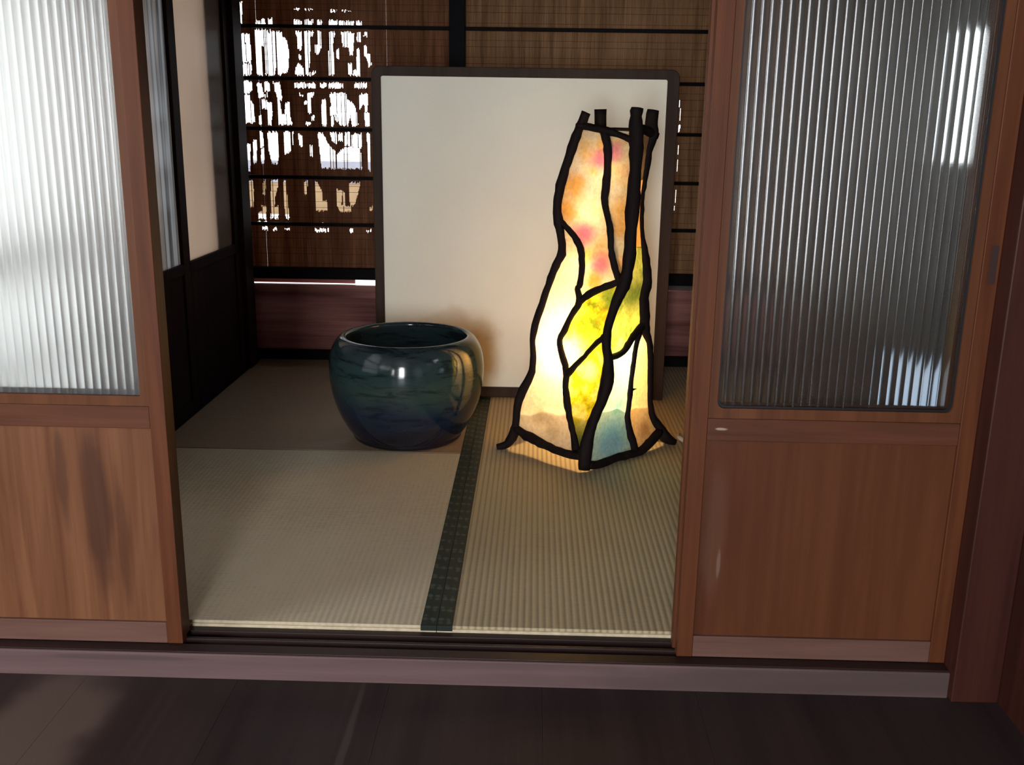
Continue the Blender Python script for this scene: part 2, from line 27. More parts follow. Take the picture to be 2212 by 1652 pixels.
'G':[[[0.3943,3.581,0.4719],[0.3952,3.582,0.4717],[0.3962,3.584,0.4715],[0.3971,3.585,0.4712]],[[0.3714,3.543,0.4592],[0.3782,3.552,0.4575],[0.385,3.561,0.4557],[0.3918,3.57,0.454]],[[0.3569,3.519,0.4441],[0.3668,3.531,0.4415],[0.3767,3.543,0.439],[0.3867,3.556,0.4365]],[[0.344,3.498,0.4283],[0.3566,3.514,0.4249],[0.3693,3.53,0.4216],[0.3821,3.547,0.4182]],[[0.326,3.47,0.4142],[0.3436,3.494,0.4093],[0.3613,3.517,0.4043],[0.3793,3.54,0.3994]],[[0.2869,3.412,0.4072],[0.3162,3.453,0.3983],[0.3462,3.493,0.3894],[0.3767,3.534,0.3805]],[[0.2709,3.384,0.3939],[0.3046,3.433,0.383],[0.339,3.481,0.3721],[0.3744,3.529,0.3612]],[[0.2702,3.381,0.375],[0.3034,3.43,0.3638],[0.3374,3.478,0.3526],[0.3723,3.526,0.3415]],[[0.2695,3.378,0.3562],[0.3022,3.427,0.3447],[0.3358,3.475,0.3332],[0.3702,3.523,0.3218]],[[0.2687,3.375,0.3373],[0.3011,3.424,0.3255],[0.3343,3.472,0.3138],[0.3682,3.52,0.302]],[[0.2655,3.373,0.3183],[0.2983,3.421,0.3061],[0.3319,3.47,0.294],[0.3664,3.519,0.2818]],[[0.2606,3.37,0.2993],[0.2948,3.42,0.2865],[0.3298,3.47,0.2737],[0.3657,3.52,0.2609]],[[0.2558,3.367,0.2802],[0.2913,3.418,0.2668],[0.3277,3.47,0.2533],[0.3651,3.522,0.2399]],[[0.251,3.364,0.2611],[0.2878,3.417,0.247],[0.3257,3.47,0.2329],[0.3645,3.523,0.2189]],[[0.2442,3.361,0.242],[0.2827,3.415,0.2274],[0.3224,3.469,0.2128],[0.3631,3.523,0.1982]],[[0.2368,3.358,0.2228],[0.2773,3.413,0.2077],[0.3189,3.467,0.1926],[0.3616,3.522,0.1775]],[[0.2294,3.355,0.2036],[0.2717,3.411,0.188],[0.3154,3.466,0.1724],[0.3602,3.522,0.1568]],[[0.2234,3.352,0.1844],[0.2688,3.409,0.1682],[0.3157,3.465,0.1521],[0.3639,3.522,0.136]],[[0.2175,3.349,0.1652],[0.2663,3.407,0.1484],[0.3165,3.465,0.1316],[0.3682,3.522,0.1148]],[[0.2117,3.346,0.146],[0.2637,3.405,0.1285],[0.3173,3.464,0.111],[0.3726,3.523,0.0936]],[[0.2081,3.344,0.1267],[0.2632,3.404,0.1087],[0.32,3.463,0.0906],[0.3787,3.523,0.0726]],[[0.2045,3.341,0.1075],[0.2625,3.399,0.0896],[0.3223,3.458,0.0717],[0.384,3.517,0.0538]],[[0.2009,3.338,0.0882],[0.2621,3.398,0.0693],[0.3253,3.459,0.0504],[0.3904,3.52,0.0316]],[[0.1991,3.335,0.069],[0.2536,3.389,0.0517],[0.3097,3.443,0.0345],[0.3674,3.498,0.0174]],[[0.1982,3.332,0.0497],[0.2325,3.366,0.0386],[0.2675,3.401,0.0274],[0.3031,3.435,0.0163]],[[0.1973,3.329,0.0304],[0.2027,3.334,0.0286],[0.2081,3.34,0.0268],[0.2136,3.345,0.025]]],
'Hc':[[[0.3999,3.591,0.4749],[0.4056,3.599,0.4735],[0.4112,3.606,0.472],[0.4169,3.614,0.4706]],[[0.393,3.572,0.4546],[0.4044,3.586,0.4517],[0.4159,3.601,0.4488],[0.4274,3.616,0.446]],[[0.3864,3.555,0.4339],[0.4034,3.576,0.4297],[0.4206,3.596,0.4255],[0.4379,3.617,0.4213]],[[0.381,3.544,0.412],[0.4008,3.569,0.4067],[0.4208,3.594,0.4015],[0.4411,3.619,0.3964]],[[0.3779,3.537,0.3894],[0.3997,3.565,0.3833],[0.4218,3.593,0.3772],[0.4442,3.621,0.3712]],[[0.375,3.53,0.3667],[0.3984,3.562,0.3597],[0.4222,3.593,0.3527],[0.4463,3.624,0.3457]],[[0.3724,3.527,0.3432],[0.3971,3.56,0.3355],[0.4222,3.594,0.3278],[0.4477,3.627,0.3201]],[[0.37,3.523,0.3197],[0.3959,3.559,0.3113],[0.4223,3.595,0.3028],[0.449,3.63,0.2944]],[[0.3676,3.519,0.2962],[0.3947,3.557,0.287],[0.4223,3.595,0.2777],[0.4504,3.633,0.2685]],[[0.366,3.52,0.2717],[0.3941,3.558,0.262],[0.4228,3.597,0.2522],[0.452,3.636,0.2425]],[[0.3653,3.521,0.2467],[0.3942,3.561,0.2366],[0.4236,3.6,0.2265],[0.4536,3.639,0.2164]],[[0.3646,3.523,0.2216],[0.3943,3.563,0.2111],[0.4245,3.602,0.2006],[0.4553,3.642,0.1902]],[[0.363,3.523,0.1969],[0.3946,3.563,0.1859],[0.4268,3.604,0.1749],[0.4596,3.645,0.1639]],[[0.3613,3.522,0.1723],[0.3952,3.564,0.1607],[0.4298,3.606,0.1491],[0.4651,3.648,0.1375]],[[0.3615,3.521,0.1477],[0.3987,3.565,0.1353],[0.4367,3.609,0.123],[0.4754,3.652,0.1106]],[[0.3666,3.522,0.1225],[0.408,3.568,0.1093],[0.4503,3.614,0.0962],[0.4935,3.659,0.083]],[[0.3718,3.523,0.0973],[0.4136,3.567,0.0844],[0.4562,3.611,0.0716],[0.4998,3.654,0.0587]],[[0.3796,3.524,0.072],[0.411,3.555,0.0626],[0.4429,3.587,0.0532],[0.4752,3.618,0.0438]],[[0.3869,3.517,0.0492],[0.4067,3.535,0.0436],[0.4267,3.553,0.0381],[0.4468,3.572,0.0326]],[[0.3959,3.525,0.0215],[0.4029,3.531,0.0195],[0.41,3.538,0.0175],[0.417,3.544,0.0155]]],
'Js':[[[0.3436,3.469,1.029],[0.3621,3.525,1.026],[0.381,3.581,1.024],[0.3991,3.627,1.022]],[[0.3426,3.467,1.008],[0.3607,3.524,1.005],[0.3792,3.581,1.002],[0.3966,3.625,0.9994]],[[0.3417,3.465,0.9863],[0.3591,3.521,0.983],[0.377,3.578,0.9797],[0.3941,3.624,0.9771]],[[0.3408,3.463,0.965],[0.3575,3.517,0.9615],[0.3746,3.571,0.958],[0.3917,3.623,0.9547]],[[0.3399,3.461,0.9436],[0.357,3.517,0.9397],[0.3746,3.573,0.9358],[0.3918,3.622,0.9323]],[[0.3393,3.459,0.9222],[0.3568,3.516,0.9179],[0.3746,3.573,0.9135],[0.3919,3.621,0.9098]],[[0.3387,3.456,0.9009],[0.3566,3.515,0.896],[0.3749,3.575,0.8911],[0.3923,3.622,0.8872]],[[0.3381,3.454,0.8795],[0.3569,3.514,0.8741],[0.3761,3.574,0.8687],[0.3943,3.622,0.8645]],[[0.3375,3.451,0.858],[0.3571,3.512,0.8523],[0.3771,3.572,0.8465],[0.3964,3.622,0.8418]],[[0.3367,3.448,0.8366],[0.3572,3.509,0.8304],[0.3782,3.57,0.8242],[0.3988,3.623,0.819]],[[0.3359,3.446,0.815],[0.3578,3.506,0.8085],[0.3803,3.567,0.802],[0.4029,3.623,0.7961]],[[0.3351,3.443,0.7935],[0.3585,3.504,0.7866],[0.3825,3.565,0.7797],[0.4069,3.624,0.7731]]],
'Kt':[[[0.3433,3.483,1.182],[0.3661,3.527,1.182],[0.3893,3.571,1.182],[0.413,3.615,1.182]],[[0.3442,3.481,1.159],[0.3652,3.525,1.159],[0.3867,3.569,1.159],[0.4086,3.614,1.159]],[[0.3444,3.479,1.137],[0.3632,3.523,1.136],[0.3824,3.568,1.136],[0.4019,3.612,1.135]],[[0.3447,3.477,1.115],[0.3625,3.521,1.114],[0.3806,3.566,1.113],[0.3991,3.611,1.112]],[[0.3444,3.474,1.092],[0.3614,3.52,1.091],[0.3787,3.565,1.09],[0.3964,3.61,1.089]],[[0.3441,3.473,1.07],[0.3604,3.518,1.068],[0.3769,3.563,1.067],[0.3937,3.608,1.065]],[[0.3438,3.47,1.047],[0.3594,3.516,1.045],[0.3752,3.562,1.044],[0.3913,3.607,1.042]],[[0.3434,3.469,1.025],[0.3583,3.514,1.022],[0.3735,3.56,1.02],[0.3889,3.606,1.018]]],
'RL':[[[0.0816,3.59,0.92],[0.0981,3.637,0.92],[0.1152,3.685,0.92],[0.1317,3.732,0.92]],[[0.0917,3.589,0.85],[0.1067,3.637,0.85],[0.122,3.687,0.85],[0.137,3.735,0.85]],[[0.1029,3.587,0.75],[0.1218,3.639,0.75],[0.1414,3.692,0.75],[0.1603,3.745,0.75]],[[0.0619,3.584,0.65],[0.0926,3.64,0.65],[0.1243,3.698,0.65],[0.155,3.754,0.65]],[[0.0307,3.579,0.55],[0.0712,3.641,0.55],[0.113,3.706,0.55],[0.1535,3.768,0.55]],[[0.0058,3.573,0.45],[0.0578,3.643,0.45],[0.1113,3.714,0.45],[0.1633,3.783,0.45]],[[0.0056,3.569,0.35],[0.0616,3.645,0.35],[0.1193,3.724,0.35],[0.1753,3.8,0.35]],[[-0.022,3.567,0.25],[0.045,3.65,0.25],[0.114,3.736,0.25],[0.1809,3.819,0.25]],[[-0.0495,3.566,0.15],[0.0211,3.656,0.15],[0.0938,3.749,0.15],[0.1644,3.84,0.15]],[[-0.0652,3.57,0.06],[0.0204,3.667,0.06],[0.1086,3.767,0.06],[0.1943,3.864,0.06]]],
'RR':[[[0.1317,3.732,0.92],[0.2143,3.688,0.92],[0.2995,3.644,0.92],[0.3821,3.601,0.92]],[[0.137,3.735,0.85],[0.2191,3.691,0.85],[0.3037,3.645,0.85],[0.3859,3.6,0.85]],[[0.1603,3.745,0.75],[0.2397,3.697,0.75],[0.3215,3.648,0.75],[0.4009,3.6,0.75]],[[0.155,3.754,0.65],[0.24,3.704,0.65],[0.3276,3.652,0.65],[0.4126,3.601,0.65]],[[0.1535,3.768,0.55],[0.2377,3.716,0.55],[0.3245,3.661,0.55],[0.4087,3.608,0.55]],[[0.1633,3.783,0.45],[0.2499,3.728,0.45],[0.3391,3.671,0.45],[0.4257,3.615,0.45]],[[0.1753,3.8,0.35],[0.2647,3.742,0.35],[0.3567,3.682,0.35],[0.4461,3.624,0.35]],[[0.1809,3.819,0.25],[0.2702,3.758,0.25],[0.3622,3.696,0.25],[0.4515,3.635,0.25]],[[0.1644,3.84,0.15],[0.2628,3.776,0.15],[0.3641,3.71,0.15],[0.4625,3.647,0.15]],[[0.1943,3.864,0.06],[0.298,3.798,0.06],[0.4049,3.731,0.06],[0.5087,3.665,0.06]]]}}
GAPS = [[(-1.545,1.760),(-1.477,1.761),(-1.481,1.664),(-1.545,1.663)],[(-1.467,1.761),(-1.444,1.761),(-1.450,1.663),(-1.479,1.662)],[(-1.388,1.660),(-1.379,1.679),(-1.362,1.677),(-1.359,1.660)],[(-1.357,1.660),(-1.353,1.689),(-1.337,1.691),(-1.334,1.660)],[(-1.320,1.660),(-1.321,1.686),(-1.300,1.692),(-1.297,1.661)],[(-1.195,1.683),(-1.156,1.684),(-1.157,1.659),(-1.196,1.658)],[(-1.141,1.684),(-1.100,1.684),(-1.101,1.659),(-1.142,1.659)],[(-1.081,1.685),(-1.057,1.685),(-1.058,1.660),(-1.082,1.660)],[(-1.022,1.684),(-0.979,1.684),(-0.979,1.661),(-1.023,1.660)],[(-0.975,1.680),(-0.900,1.681),(-0.901,1.662),(-0.975,1.661)],[(-0.888,1.681),(-0.861,1.682),(-0.862,1.662),(-0.889,1.662)],[(-1.191,1.735),(-1.154,1.736),(-1.154,1.729),(-1.191,1.729)],[(-1.141,1.734),(-1.100,1.735),(-1.100,1.728),(-1.142,1.728)],[(-1.014,1.731),(-0.981,1.731),(-0.981,1.726),(-1.014,1.726)],[(-0.961,1.732),(-0.911,1.733),(-0.912,1.727),(-0.961,1.726)],[(-1.541,1.634),(-1.470,1.634),(-1.470,1.629),(-1.541,1.629)],[(-1.543,1.621),(-1.512,1.621),(-1.511,1.570),(-1.497,1.570),(-1.494,1.617),(-1.415,1.618),(-1.415,1.572),(-1.459,1.571),(-1.462,1.484),(-1.414,1.485),(-1.535,1.483),(-1.544,1.570)],[(-1.457,1.571),(-1.413,1.572),(-1.414,1.485),(-1.462,1.484)],[(-1.511,1.570),(-1.479,1.571),(-1.476,1.484),(-1.535,1.483)],[(-1.542,1.476),(-1.412,1.478),(-1.415,1.425),(-1.551,1.424)],[(-1.389,1.634),(-1.331,1.639),(-1.316,1.620),(-1.315,1.635),(-1.257,1.628),(-1.254,1.605),(-1.234,1.593),(-1.224,1.543),(-1.229,1.464),(-1.236,1.440),(-1.261,1.439),(-1.270,1.427),(-1.291,1.427),(-1.292,1.463),(-1.300,1.427),(-1.346,1.426),(-1.343,1.557),(-1.360,1.568),(-1.360,1.426),(-1.390,1.426)],[(-1.191,1.631),(-1.158,1.633),(-1.161,1.547),(-1.180,1.547),(-1.181,1.610)],[(-1.179,1.524),(-1.164,1.524),(-1.165,1.504),(-1.179,1.504)],[(-1.199,1.428),(-1.193,1.468),(-1.180,1.480),(-1.156,1.465),(-1.153,1.429)],[(-1.145,1.632),(-1.100,1.632),(-1.103,1.611),(-1.117,1.607),(-1.121,1.505),(-1.128,1.441),(-1.094,1.446),(-1.103,1.428),(-1.145,1.427),(-1.146,1.504)],[(-1.081,1.632),(-1.061,1.633),(-1.063,1.560),(-1.078,1.560)],[(-1.096,1.568),(-1.063,1.568),(-1.081,1.525),(-1.095,1.536)],[(-1.026,1.631),(-0.992,1.632),(-1.007,1.577),(-1.003,1.506),(-1.005,1.429),(-1.032,1.429)],[(-0.991,1.550),(-0.976,1.550),(-0.978,1.508),(-0.992,1.508)],[(-0.964,1.630),(-0.900,1.631),(-0.909,1.527),(-0.925,1.527),(-0.928,1.562),(-0.957,1.562)],[(-0.887,1.631),(-0.867,1.631),(-0.868,1.590),(-0.888,1.590)],[(-0.889,1.555),(-0.873,1.555),(-0.874,1.431),(-0.911,1.430),(-0.910,1.456),(-0.894,1.456)],[(-0.854,1.629),(-0.838,1.630),(-0.838,1.614),(-0.855,1.614)],[(-0.854,1.571),(-0.839,1.571),(-0.838,1.528),(-0.821,1.528),(-0.818,1.485),(-0.831,1.461),(-0.837,1.500),(-0.853,1.524)],[(-0.933,1.483),(-0.914,1.484),(-0.915,1.432),(-0.934,1.432)],[(-1.517,1.392),(-1.414,1.394),(-1.411,1.346),(-1.429,1.349),(-1.430,1.337),(-1.516,1.336)],[(-1.515,1.330),(-1.430,1.331),(-1.423,1.301),(-1.412,1.285),(-1.410,1.196),(-1.497,1.195),(-1.499,1.227),(-1.512,1.231)],[(-1.392,1.386),(-1.369,1.384),(-1.361,1.338),(-1.340,1.339),(-1.340,1.318),(-1.385,1.318)],[(-1.352,1.390),(-1.326,1.391),(-1.328,1.351),(-1.354,1.350)],[(-1.310,1.391),(-1.278,1.391),(-1.267,1.311),(-1.280,1.307),(-1.274,1.243),(-1.233,1.235),(-1.222,1.191),(-1.290,1.190),(-1.291,1.303),(-1.295,1.339),(-1.305,1.351)],[(-1.371,1.306),(-1.347,1.306),(-1.340,1.294),(-1.322,1.299),(-1.319,1.246),(-1.328,1.189),(-1.345,1.189),(-1.345,1.262),(-1.370,1.266)],[(-1.255,1.291),(-1.232,1.300),(-1.233,1.235),(-1.258,1.235)],[(-1.545,1.394),(-1.521,1.394),(-1.523,1.370),(-1.546,1.370)],[(-1.548,1.328),(-1.532,1.328),(-1.533,1.308),(-1.550,1.307)],[(-1.389,1.233),(-1.376,1.233),(-1.378,1.190),(-1.391,1.190)],[(-1.203,1.389),(-1.098,1.391),(-1.099,1.370),(-1.204,1.368)],[(-1.075,1.390),(-1.042,1.391),(-1.042,1.371),(-1.076,1.370)],[(-1.033,1.391),(-0.962,1.392),(-0.963,1.370),(-1.034,1.369)],[(-0.904,1.393),(-0.839,1.393),(-0.839,1.372),(-0.904,1.371)],[(-1.142,1.341),(-1.106,1.342),(-1.111,1.326),(-1.124,1.321),(-1.125,1.245),(-1.141,1.245)],[(-1.069,1.314),(-1.048,1.315),(-1.046,1.189),(-1.072,1.189),(-1.073,1.278)],[(-1.031,1.343),(-0.947,1.344),(-0.944,1.312),(-0.919,1.300),(-0.899,1.268),(-0.890,1.189),(-0.922,1.189),(-0.929,1.240),(-0.943,1.189),(-0.985,1.188),(-0.992,1.239),(-1.030,1.234),(-1.029,1.270),(-1.024,1.287)],[(-1.030,1.234),(-1.013,1.234),(-1.015,1.188),(-1.032,1.187)],[(-1.007,1.238),(-0.992,1.239),(-0.993,1.210),(-1.008,1.210)],[(-0.880,1.341),(-0.840,1.344),(-0.842,1.257),(-0.855,1.257),(-0.858,1.297),(-0.886,1.268)],[(-0.859,1.257),(-0.832,1.249),(-0.833,1.190),(-0.856,1.190)],[(-1.156,1.202),(-1.128,1.202),(-1.129,1.190),(-1.156,1.190)],[(-1.123,1.233),(-1.110,1.233),(-1.111,1.213),(-1.124,1.212)],[(-1.180,1.339),(-1.161,1.339),(-1.161,1.327),(-1.180,1.327)],[(-1.158,1.305),(-1.143,1.305),(-1.144,1.293),(-1.159,1.293)],[(-1.546,1.117),(-1.517,1.115),(-1.491,1.050),(-1.467,1.045),(-1.460,1.092),(-1.438,1.092),(-1.446,0.956),(-1.541,0.955),(-1.551,1.067)],[(-1.423,1.114),(-1.405,1.114),(-1.411,0.999),(-1.429,0.999)],[(-1.394,1.151),(-1.375,1.152),(-1.369,1.080),(-1.391,1.079)],[(-1.351,1.152),(-1.293,1.153),(-1.293,1.048),(-1.305,0.998),(-1.334,0.998),(-1.346,1.061)],[(-1.269,1.153),(-1.219,1.154),(-1.224,1.082),(-1.250,1.049),(-1.269,1.048),(-1.272,1.095)],[(-1.195,1.143),(-1.176,1.138),(-1.176,1.082),(-1.192,1.096)],[(-1.137,1.088),(-1.123,1.088),(-1.125,1.034),(-1.139,1.034)],[(-1.096,1.151),(-1.068,1.149),(-1.050,1.108),(-1.003,1.048),(-0.959,1.086),(-0.882,1.082),(-0.877,0.979),(-1.010,0.977),(-1.083,0.981),(-1.088,1.056)],[(-1.034,1.154),(-1.000,1.153),(-1.002,1.099),(-1.025,1.117)],[(-0.992,1.150),(-0.971,1.151),(-0.972,1.113),(-0.993,1.113)],[(-0.959,1.153),(-0.933,1.154),(-0.935,1.095),(-0.961,1.095)],[(-0.926,1.149),(-0.876,1.150),(-0.877,1.082),(-0.928,1.082)],[(-0.849,1.152),(-0.832,1.153),(-0.832,0.956),(-0.846,0.984)],[(-1.386,1.070),(-1.369,1.070),(-1.373,1.000),(-1.390,0.999)],[(-1.513,0.917),(-1.436,0.914),(-1.433,0.861),(-1.438,0.784),(-1.507,0.774),(-1.511,0.869)],[(-1.540,0.802),(-1.522,0.773),(-1.525,0.759),(-1.542,0.758)],[(-1.345,0.915),(-1.306,0.916),(-1.308,0.887),(-1.325,0.834),(-1.330,0.786),(-1.310,0.786),(-1.313,0.724),(-1.357,0.723),(-1.347,0.786)],[(-1.280,0.911),(-1.265,0.912),(-1.261,0.787),(-1.256,0.722),(-1.274,0.722),(-1.281,0.787)],[(-1.384,0.914),(-1.370,0.915),(-1.373,0.843),(-1.388,0.843)],[(-1.416,0.719),(-1.415,0.746),(-1.395,0.761),(-1.398,0.783),(-1.374,0.783),(-1.377,0.720)],[(-1.173,0.913),(-1.156,0.913),(-1.158,0.847),(-1.175,0.846)],[(-1.122,0.911),(-1.105,0.905),(-1.082,0.862),(-1.084,0.819),(-1.059,0.815),(-1.061,0.767),(-1.122,0.765)],[(-1.009,0.873),(-0.980,0.873),(-0.987,0.792),(-0.938,0.793),(-0.939,0.764),(-0.993,0.763),(-1.009,0.791)],[(-0.945,0.910),(-0.889,0.910),(-0.892,0.884),(-0.913,0.812),(-0.923,0.793),(-0.943,0.793)],[(-0.843,0.789),(-0.828,0.790),(-0.829,0.766),(-0.843,0.765)],[(-0.976,0.864),(-0.963,0.864),(-0.965,0.792),(-0.978,0.792)],[(-1.528,0.703),(-1.476,0.704),(-1.477,0.698),(-1.528,0.697)],[(-1.424,0.705),(-1.373,0.706),(-1.373,0.698),(-1.425,0.697)],[(-1.289,0.700),(-1.257,0.700),(-1.258,0.695),(-1.290,0.694)],[(-1.122,0.700),(-1.063,0.701),(-1.063,0.695),(-1.122,0.694)],[(-1.539,0.676),(-1.512,0.677),(-1.513,0.664),(-1.540,0.664)],[(-1.495,0.677),(-1.478,0.677),(-1.478,0.665),(-1.496,0.665)],[(-1.401,0.677),(-1.369,0.678),(-1.370,0.664),(-1.402,0.664)],[(-1.342,0.675),(-1.325,0.675),(-1.325,0.663),(-1.343,0.662)],[(-1.283,0.676),(-1.258,0.676),(-1.259,0.664),(-1.284,0.663)],[(-1.135,0.673),(-1.057,0.675),(-1.057,0.661),(-1.136,0.660)],[(-0.951,0.674),(-0.931,0.674),(-0.932,0.660),(-0.951,0.659)],[(-0.863,0.673),(-0.836,0.674),(-0.836,0.659),(-0.863,0.658)],[(0.704,1.338),(0.710,1.338),(0.710,1.305),(0.703,1.305)],[(0.706,1.292),(0.713,1.292),(0.712,1.234),(0.705,1.234)],[(0.708,1.221),(0.715,1.221),(0.712,1.185),(0.706,1.185)],[(0.703,1.145),(0.710,1.145),(0.712,1.071),(0.705,1.071)],[(0.706,1.055),(0.713,1.055),(0.712,0.987),(0.705,0.987)],[(0.706,0.895),(0.712,0.895),(0.712,0.831),(0.706,0.831)],[(0.707,0.817),(0.713,0.817),(0.714,0.757),(0.708,0.756)]]
import bpy, bmesh, math, random
from mathutils import Vector, Matrix
random.seed(7)
SC = bpy.context.scene
COL = SC.collection
PI = math.pi

# ---------------------------------------------------------------- materials
def newmat(name):
    m = bpy.data.materials.new(name); m.use_nodes = True
    nt = m.node_tree; nt.nodes.clear()
    out = nt.nodes.new('ShaderNodeOutputMaterial')
    return m, nt, out
def N(nt, t, **kw):
    n = nt.nodes.new(t)
    for k, v in kw.items():
        if k in n.inputs.keys(): n.inputs[k].default_value = v
        else: setattr(n, k, v)
    return n
def L(nt, a, b): nt.links.new(a, b)
def rgb(c): return (c[0], c[1], c[2], 1.0)
def ramp(nt, stops, interp='LINEAR'):
    r = nt.nodes.new('ShaderNodeValToRGB'); e = r.color_ramp.elements
    r.color_ramp.interpolation = interp
    while len(e) < len(stops): e.new(0.5)
    for i, (p, c) in enumerate(stops):
        e[i].position = p; e[i].color = rgb(c)
    return r
def coords(nt, scale=(1, 1, 1), rot=(0, 0, 0), loc=(0, 0, 0)):
    tc = N(nt, 'ShaderNodeTexCoord'); mp = N(nt, 'ShaderNodeMapping')
    mp.inputs['Scale'].default_value = scale; mp.inputs['Rotation'].default_value = rot
    mp.inputs['Location'].default_value = loc
    L(nt, tc.outputs['Object'], mp.inputs['Vector']); return mp.outputs['Vector']
def math_node(nt, op, a, b=None, c=None):
    m = N(nt, 'ShaderNodeMath', operation=op)
    for i, v in enumerate((a, b, c)):
        if v is None: continue
        if isinstance(v, (int, float)): m.inputs[i].default_value = v
        else: L(nt, v, m.inputs[i])
    return m.outputs[0]
def mixc(nt, fac, a, b, mode='MIX'):
    m = N(nt, 'ShaderNodeMix', data_type='RGBA', blend_type=mode)
    for key, v in (('Factor', fac), ('A', a), ('B', b)):
        sock = [s for s in m.inputs if s.name == key and (s.type == 'RGBA' or key == 'Factor' and s.type == 'VALUE')][0]
        if isinstance(v, (int, float)): sock.default_value = v
        elif isinstance(v, tuple): sock.default_value = rgb(v)
        else: L(nt, v, sock)
    return [s for s in m.outputs if s.type == 'RGBA'][0]

def wood(name, dark, light, axis='z', rough=0.45, fine=70, streak=9, contrast=1.0, spec=0.2, stains_and_light=None, bump=0.12, seed=0, coat=0.0):
    """streaky grain along one axis; stains_and_light = list of (centre, radii, colour, strength, noise) in object space"""
    m, nt, out = newmat(name)
    ai = 'xyz'.index(axis)
    s1 = [fine]*3; s1[ai] = fine*0.03
    s2 = [streak]*3; s2[ai] = streak*0.09
    n1 = N(nt, 'ShaderNodeTexNoise', Scale=1.0, Detail=4.0, Roughness=0.6); L(nt, coords(nt, s1, loc=(seed, seed*1.7, seed*.3)), n1.inputs['Vector'])
    n2 = N(nt, 'ShaderNodeTexNoise', Scale=1.0, Detail=3.0, Roughness=0.55, Distortion=0.6); L(nt, coords(nt, s2, loc=(seed*2.1, seed, seed*1.3)), n2.inputs['Vector'])
    f = math_node(nt, 'ADD', math_node(nt, 'MULTIPLY', n1.outputs['Fac'], 0.35), math_node(nt, 'MULTIPLY', n2.outputs['Fac'], 0.75))
    mid = 0.55; h = 0.22/contrast
    r = ramp(nt, [(mid-h, dark), (mid+h, light)]); L(nt, f, r.inputs['Fac'])
    col = r.outputs['Color']
    for (c, rad, sc, strength, nz) in (stains_and_light or []):
        tc = N(nt, 'ShaderNodeTexCoord')
        mp = N(nt, 'ShaderNodeMapping', vector_type='TEXTURE')
        mp.inputs['Location'].default_value = c; mp.inputs['Scale'].default_value = rad
        nn = N(nt, 'ShaderNodeTexNoise', Scale=nz, Detail=3.0); L(nt, tc.outputs['Object'], nn.inputs['Vector'])
        vm = N(nt, 'ShaderNodeVectorMath', operation='MULTIPLY_ADD')
        L(nt, nn.outputs['Color'], vm.inputs[0]); vm.inputs[1].default_value = (0.9, 0.9, 0.9)
        L(nt, mp.outputs['Vector'], vm.inputs[2]); L(nt, tc.outputs['Object'], mp.inputs['Vector'])
        ln = N(nt, 'ShaderNodeVectorMath', operation='DISTANCE'); L(nt, vm.outputs['Vector'], ln.inputs[0]); ln.inputs[1].default_value = (0.45, 0.45, 0.45)
        mr = N(nt, 'ShaderNodeMapRange', interpolation_type='SMOOTHSTEP')
        mr.inputs['From Min'].default_value = 1.0; mr.inputs['From Max'].default_value = 0.45
        mr.inputs['To Min'].default_value = 0.0; mr.inputs['To Max'].default_value = strength
        L(nt, ln.outputs['Value'], mr.inputs['Value'])
        col = mixc(nt, mr.outputs['Result'], col, sc)
    b = N(nt, 'ShaderNodeBsdfPrincipled', Roughness=rough)
    b.inputs['Specular IOR Level'].default_value = spec
    b.inputs['Coat Weight'].default_value = coat; b.inputs['Coat Roughness'].default_value = 0.25
    L(nt, col, b.inputs['Base Color'])
    bp = N(nt, 'ShaderNodeBump', Strength=bump, Distance=0.003); L(nt, n1.outputs['Fac'], bp.inputs['Height']); L(nt, bp.outputs['Normal'], b.inputs['Normal'])
    L(nt, b.outputs[0], out.inputs['Surface']); return m

def plain(name, c, rough=0.6, spec=0.4, metal=0.0, noise=0.0, nscale=8):
    m, nt, out = newmat(name)
    b = N(nt, 'ShaderNodeBsdfPrincipled', Roughness=rough); b.inputs['Specular IOR Level'].default_value = spec; b.inputs['Metallic'].default_value = metal
    if noise:
        n = N(nt, 'ShaderNodeTexNoise', Scale=nscale, Detail=5.0); L(nt, coords(nt), n.inputs['Vector'])
        r = ramp(nt, [(0.3, tuple(v*(1-noise) for v in c)), (0.7, tuple(min(1, v*(1+noise)) for v in c))]); L(nt, n.outputs['Fac'], r.inputs['Fac']); L(nt, r.outputs['Color'], b.inputs['Base Color'])
    else: b.inputs['Base Color'].default_value = rgb(c)
    L(nt, b.outputs[0], out.inputs['Surface']); return m

def glass_mat(name, c=(0.97, 0.985, 0.98), rough=0.04, spec=0.5, ior=1.5):
    m, nt, out = newmat(name)
    b = N(nt, 'ShaderNodeBsdfPrincipled', Roughness=rough, IOR=ior); b.inputs['Transmission Weight'].default_value = 1.0
    b.inputs['Base Color'].default_value = rgb(c); b.inputs['Specular IOR Level'].default_value = spec
    L(nt, b.outputs[0], out.inputs['Surface']); return m

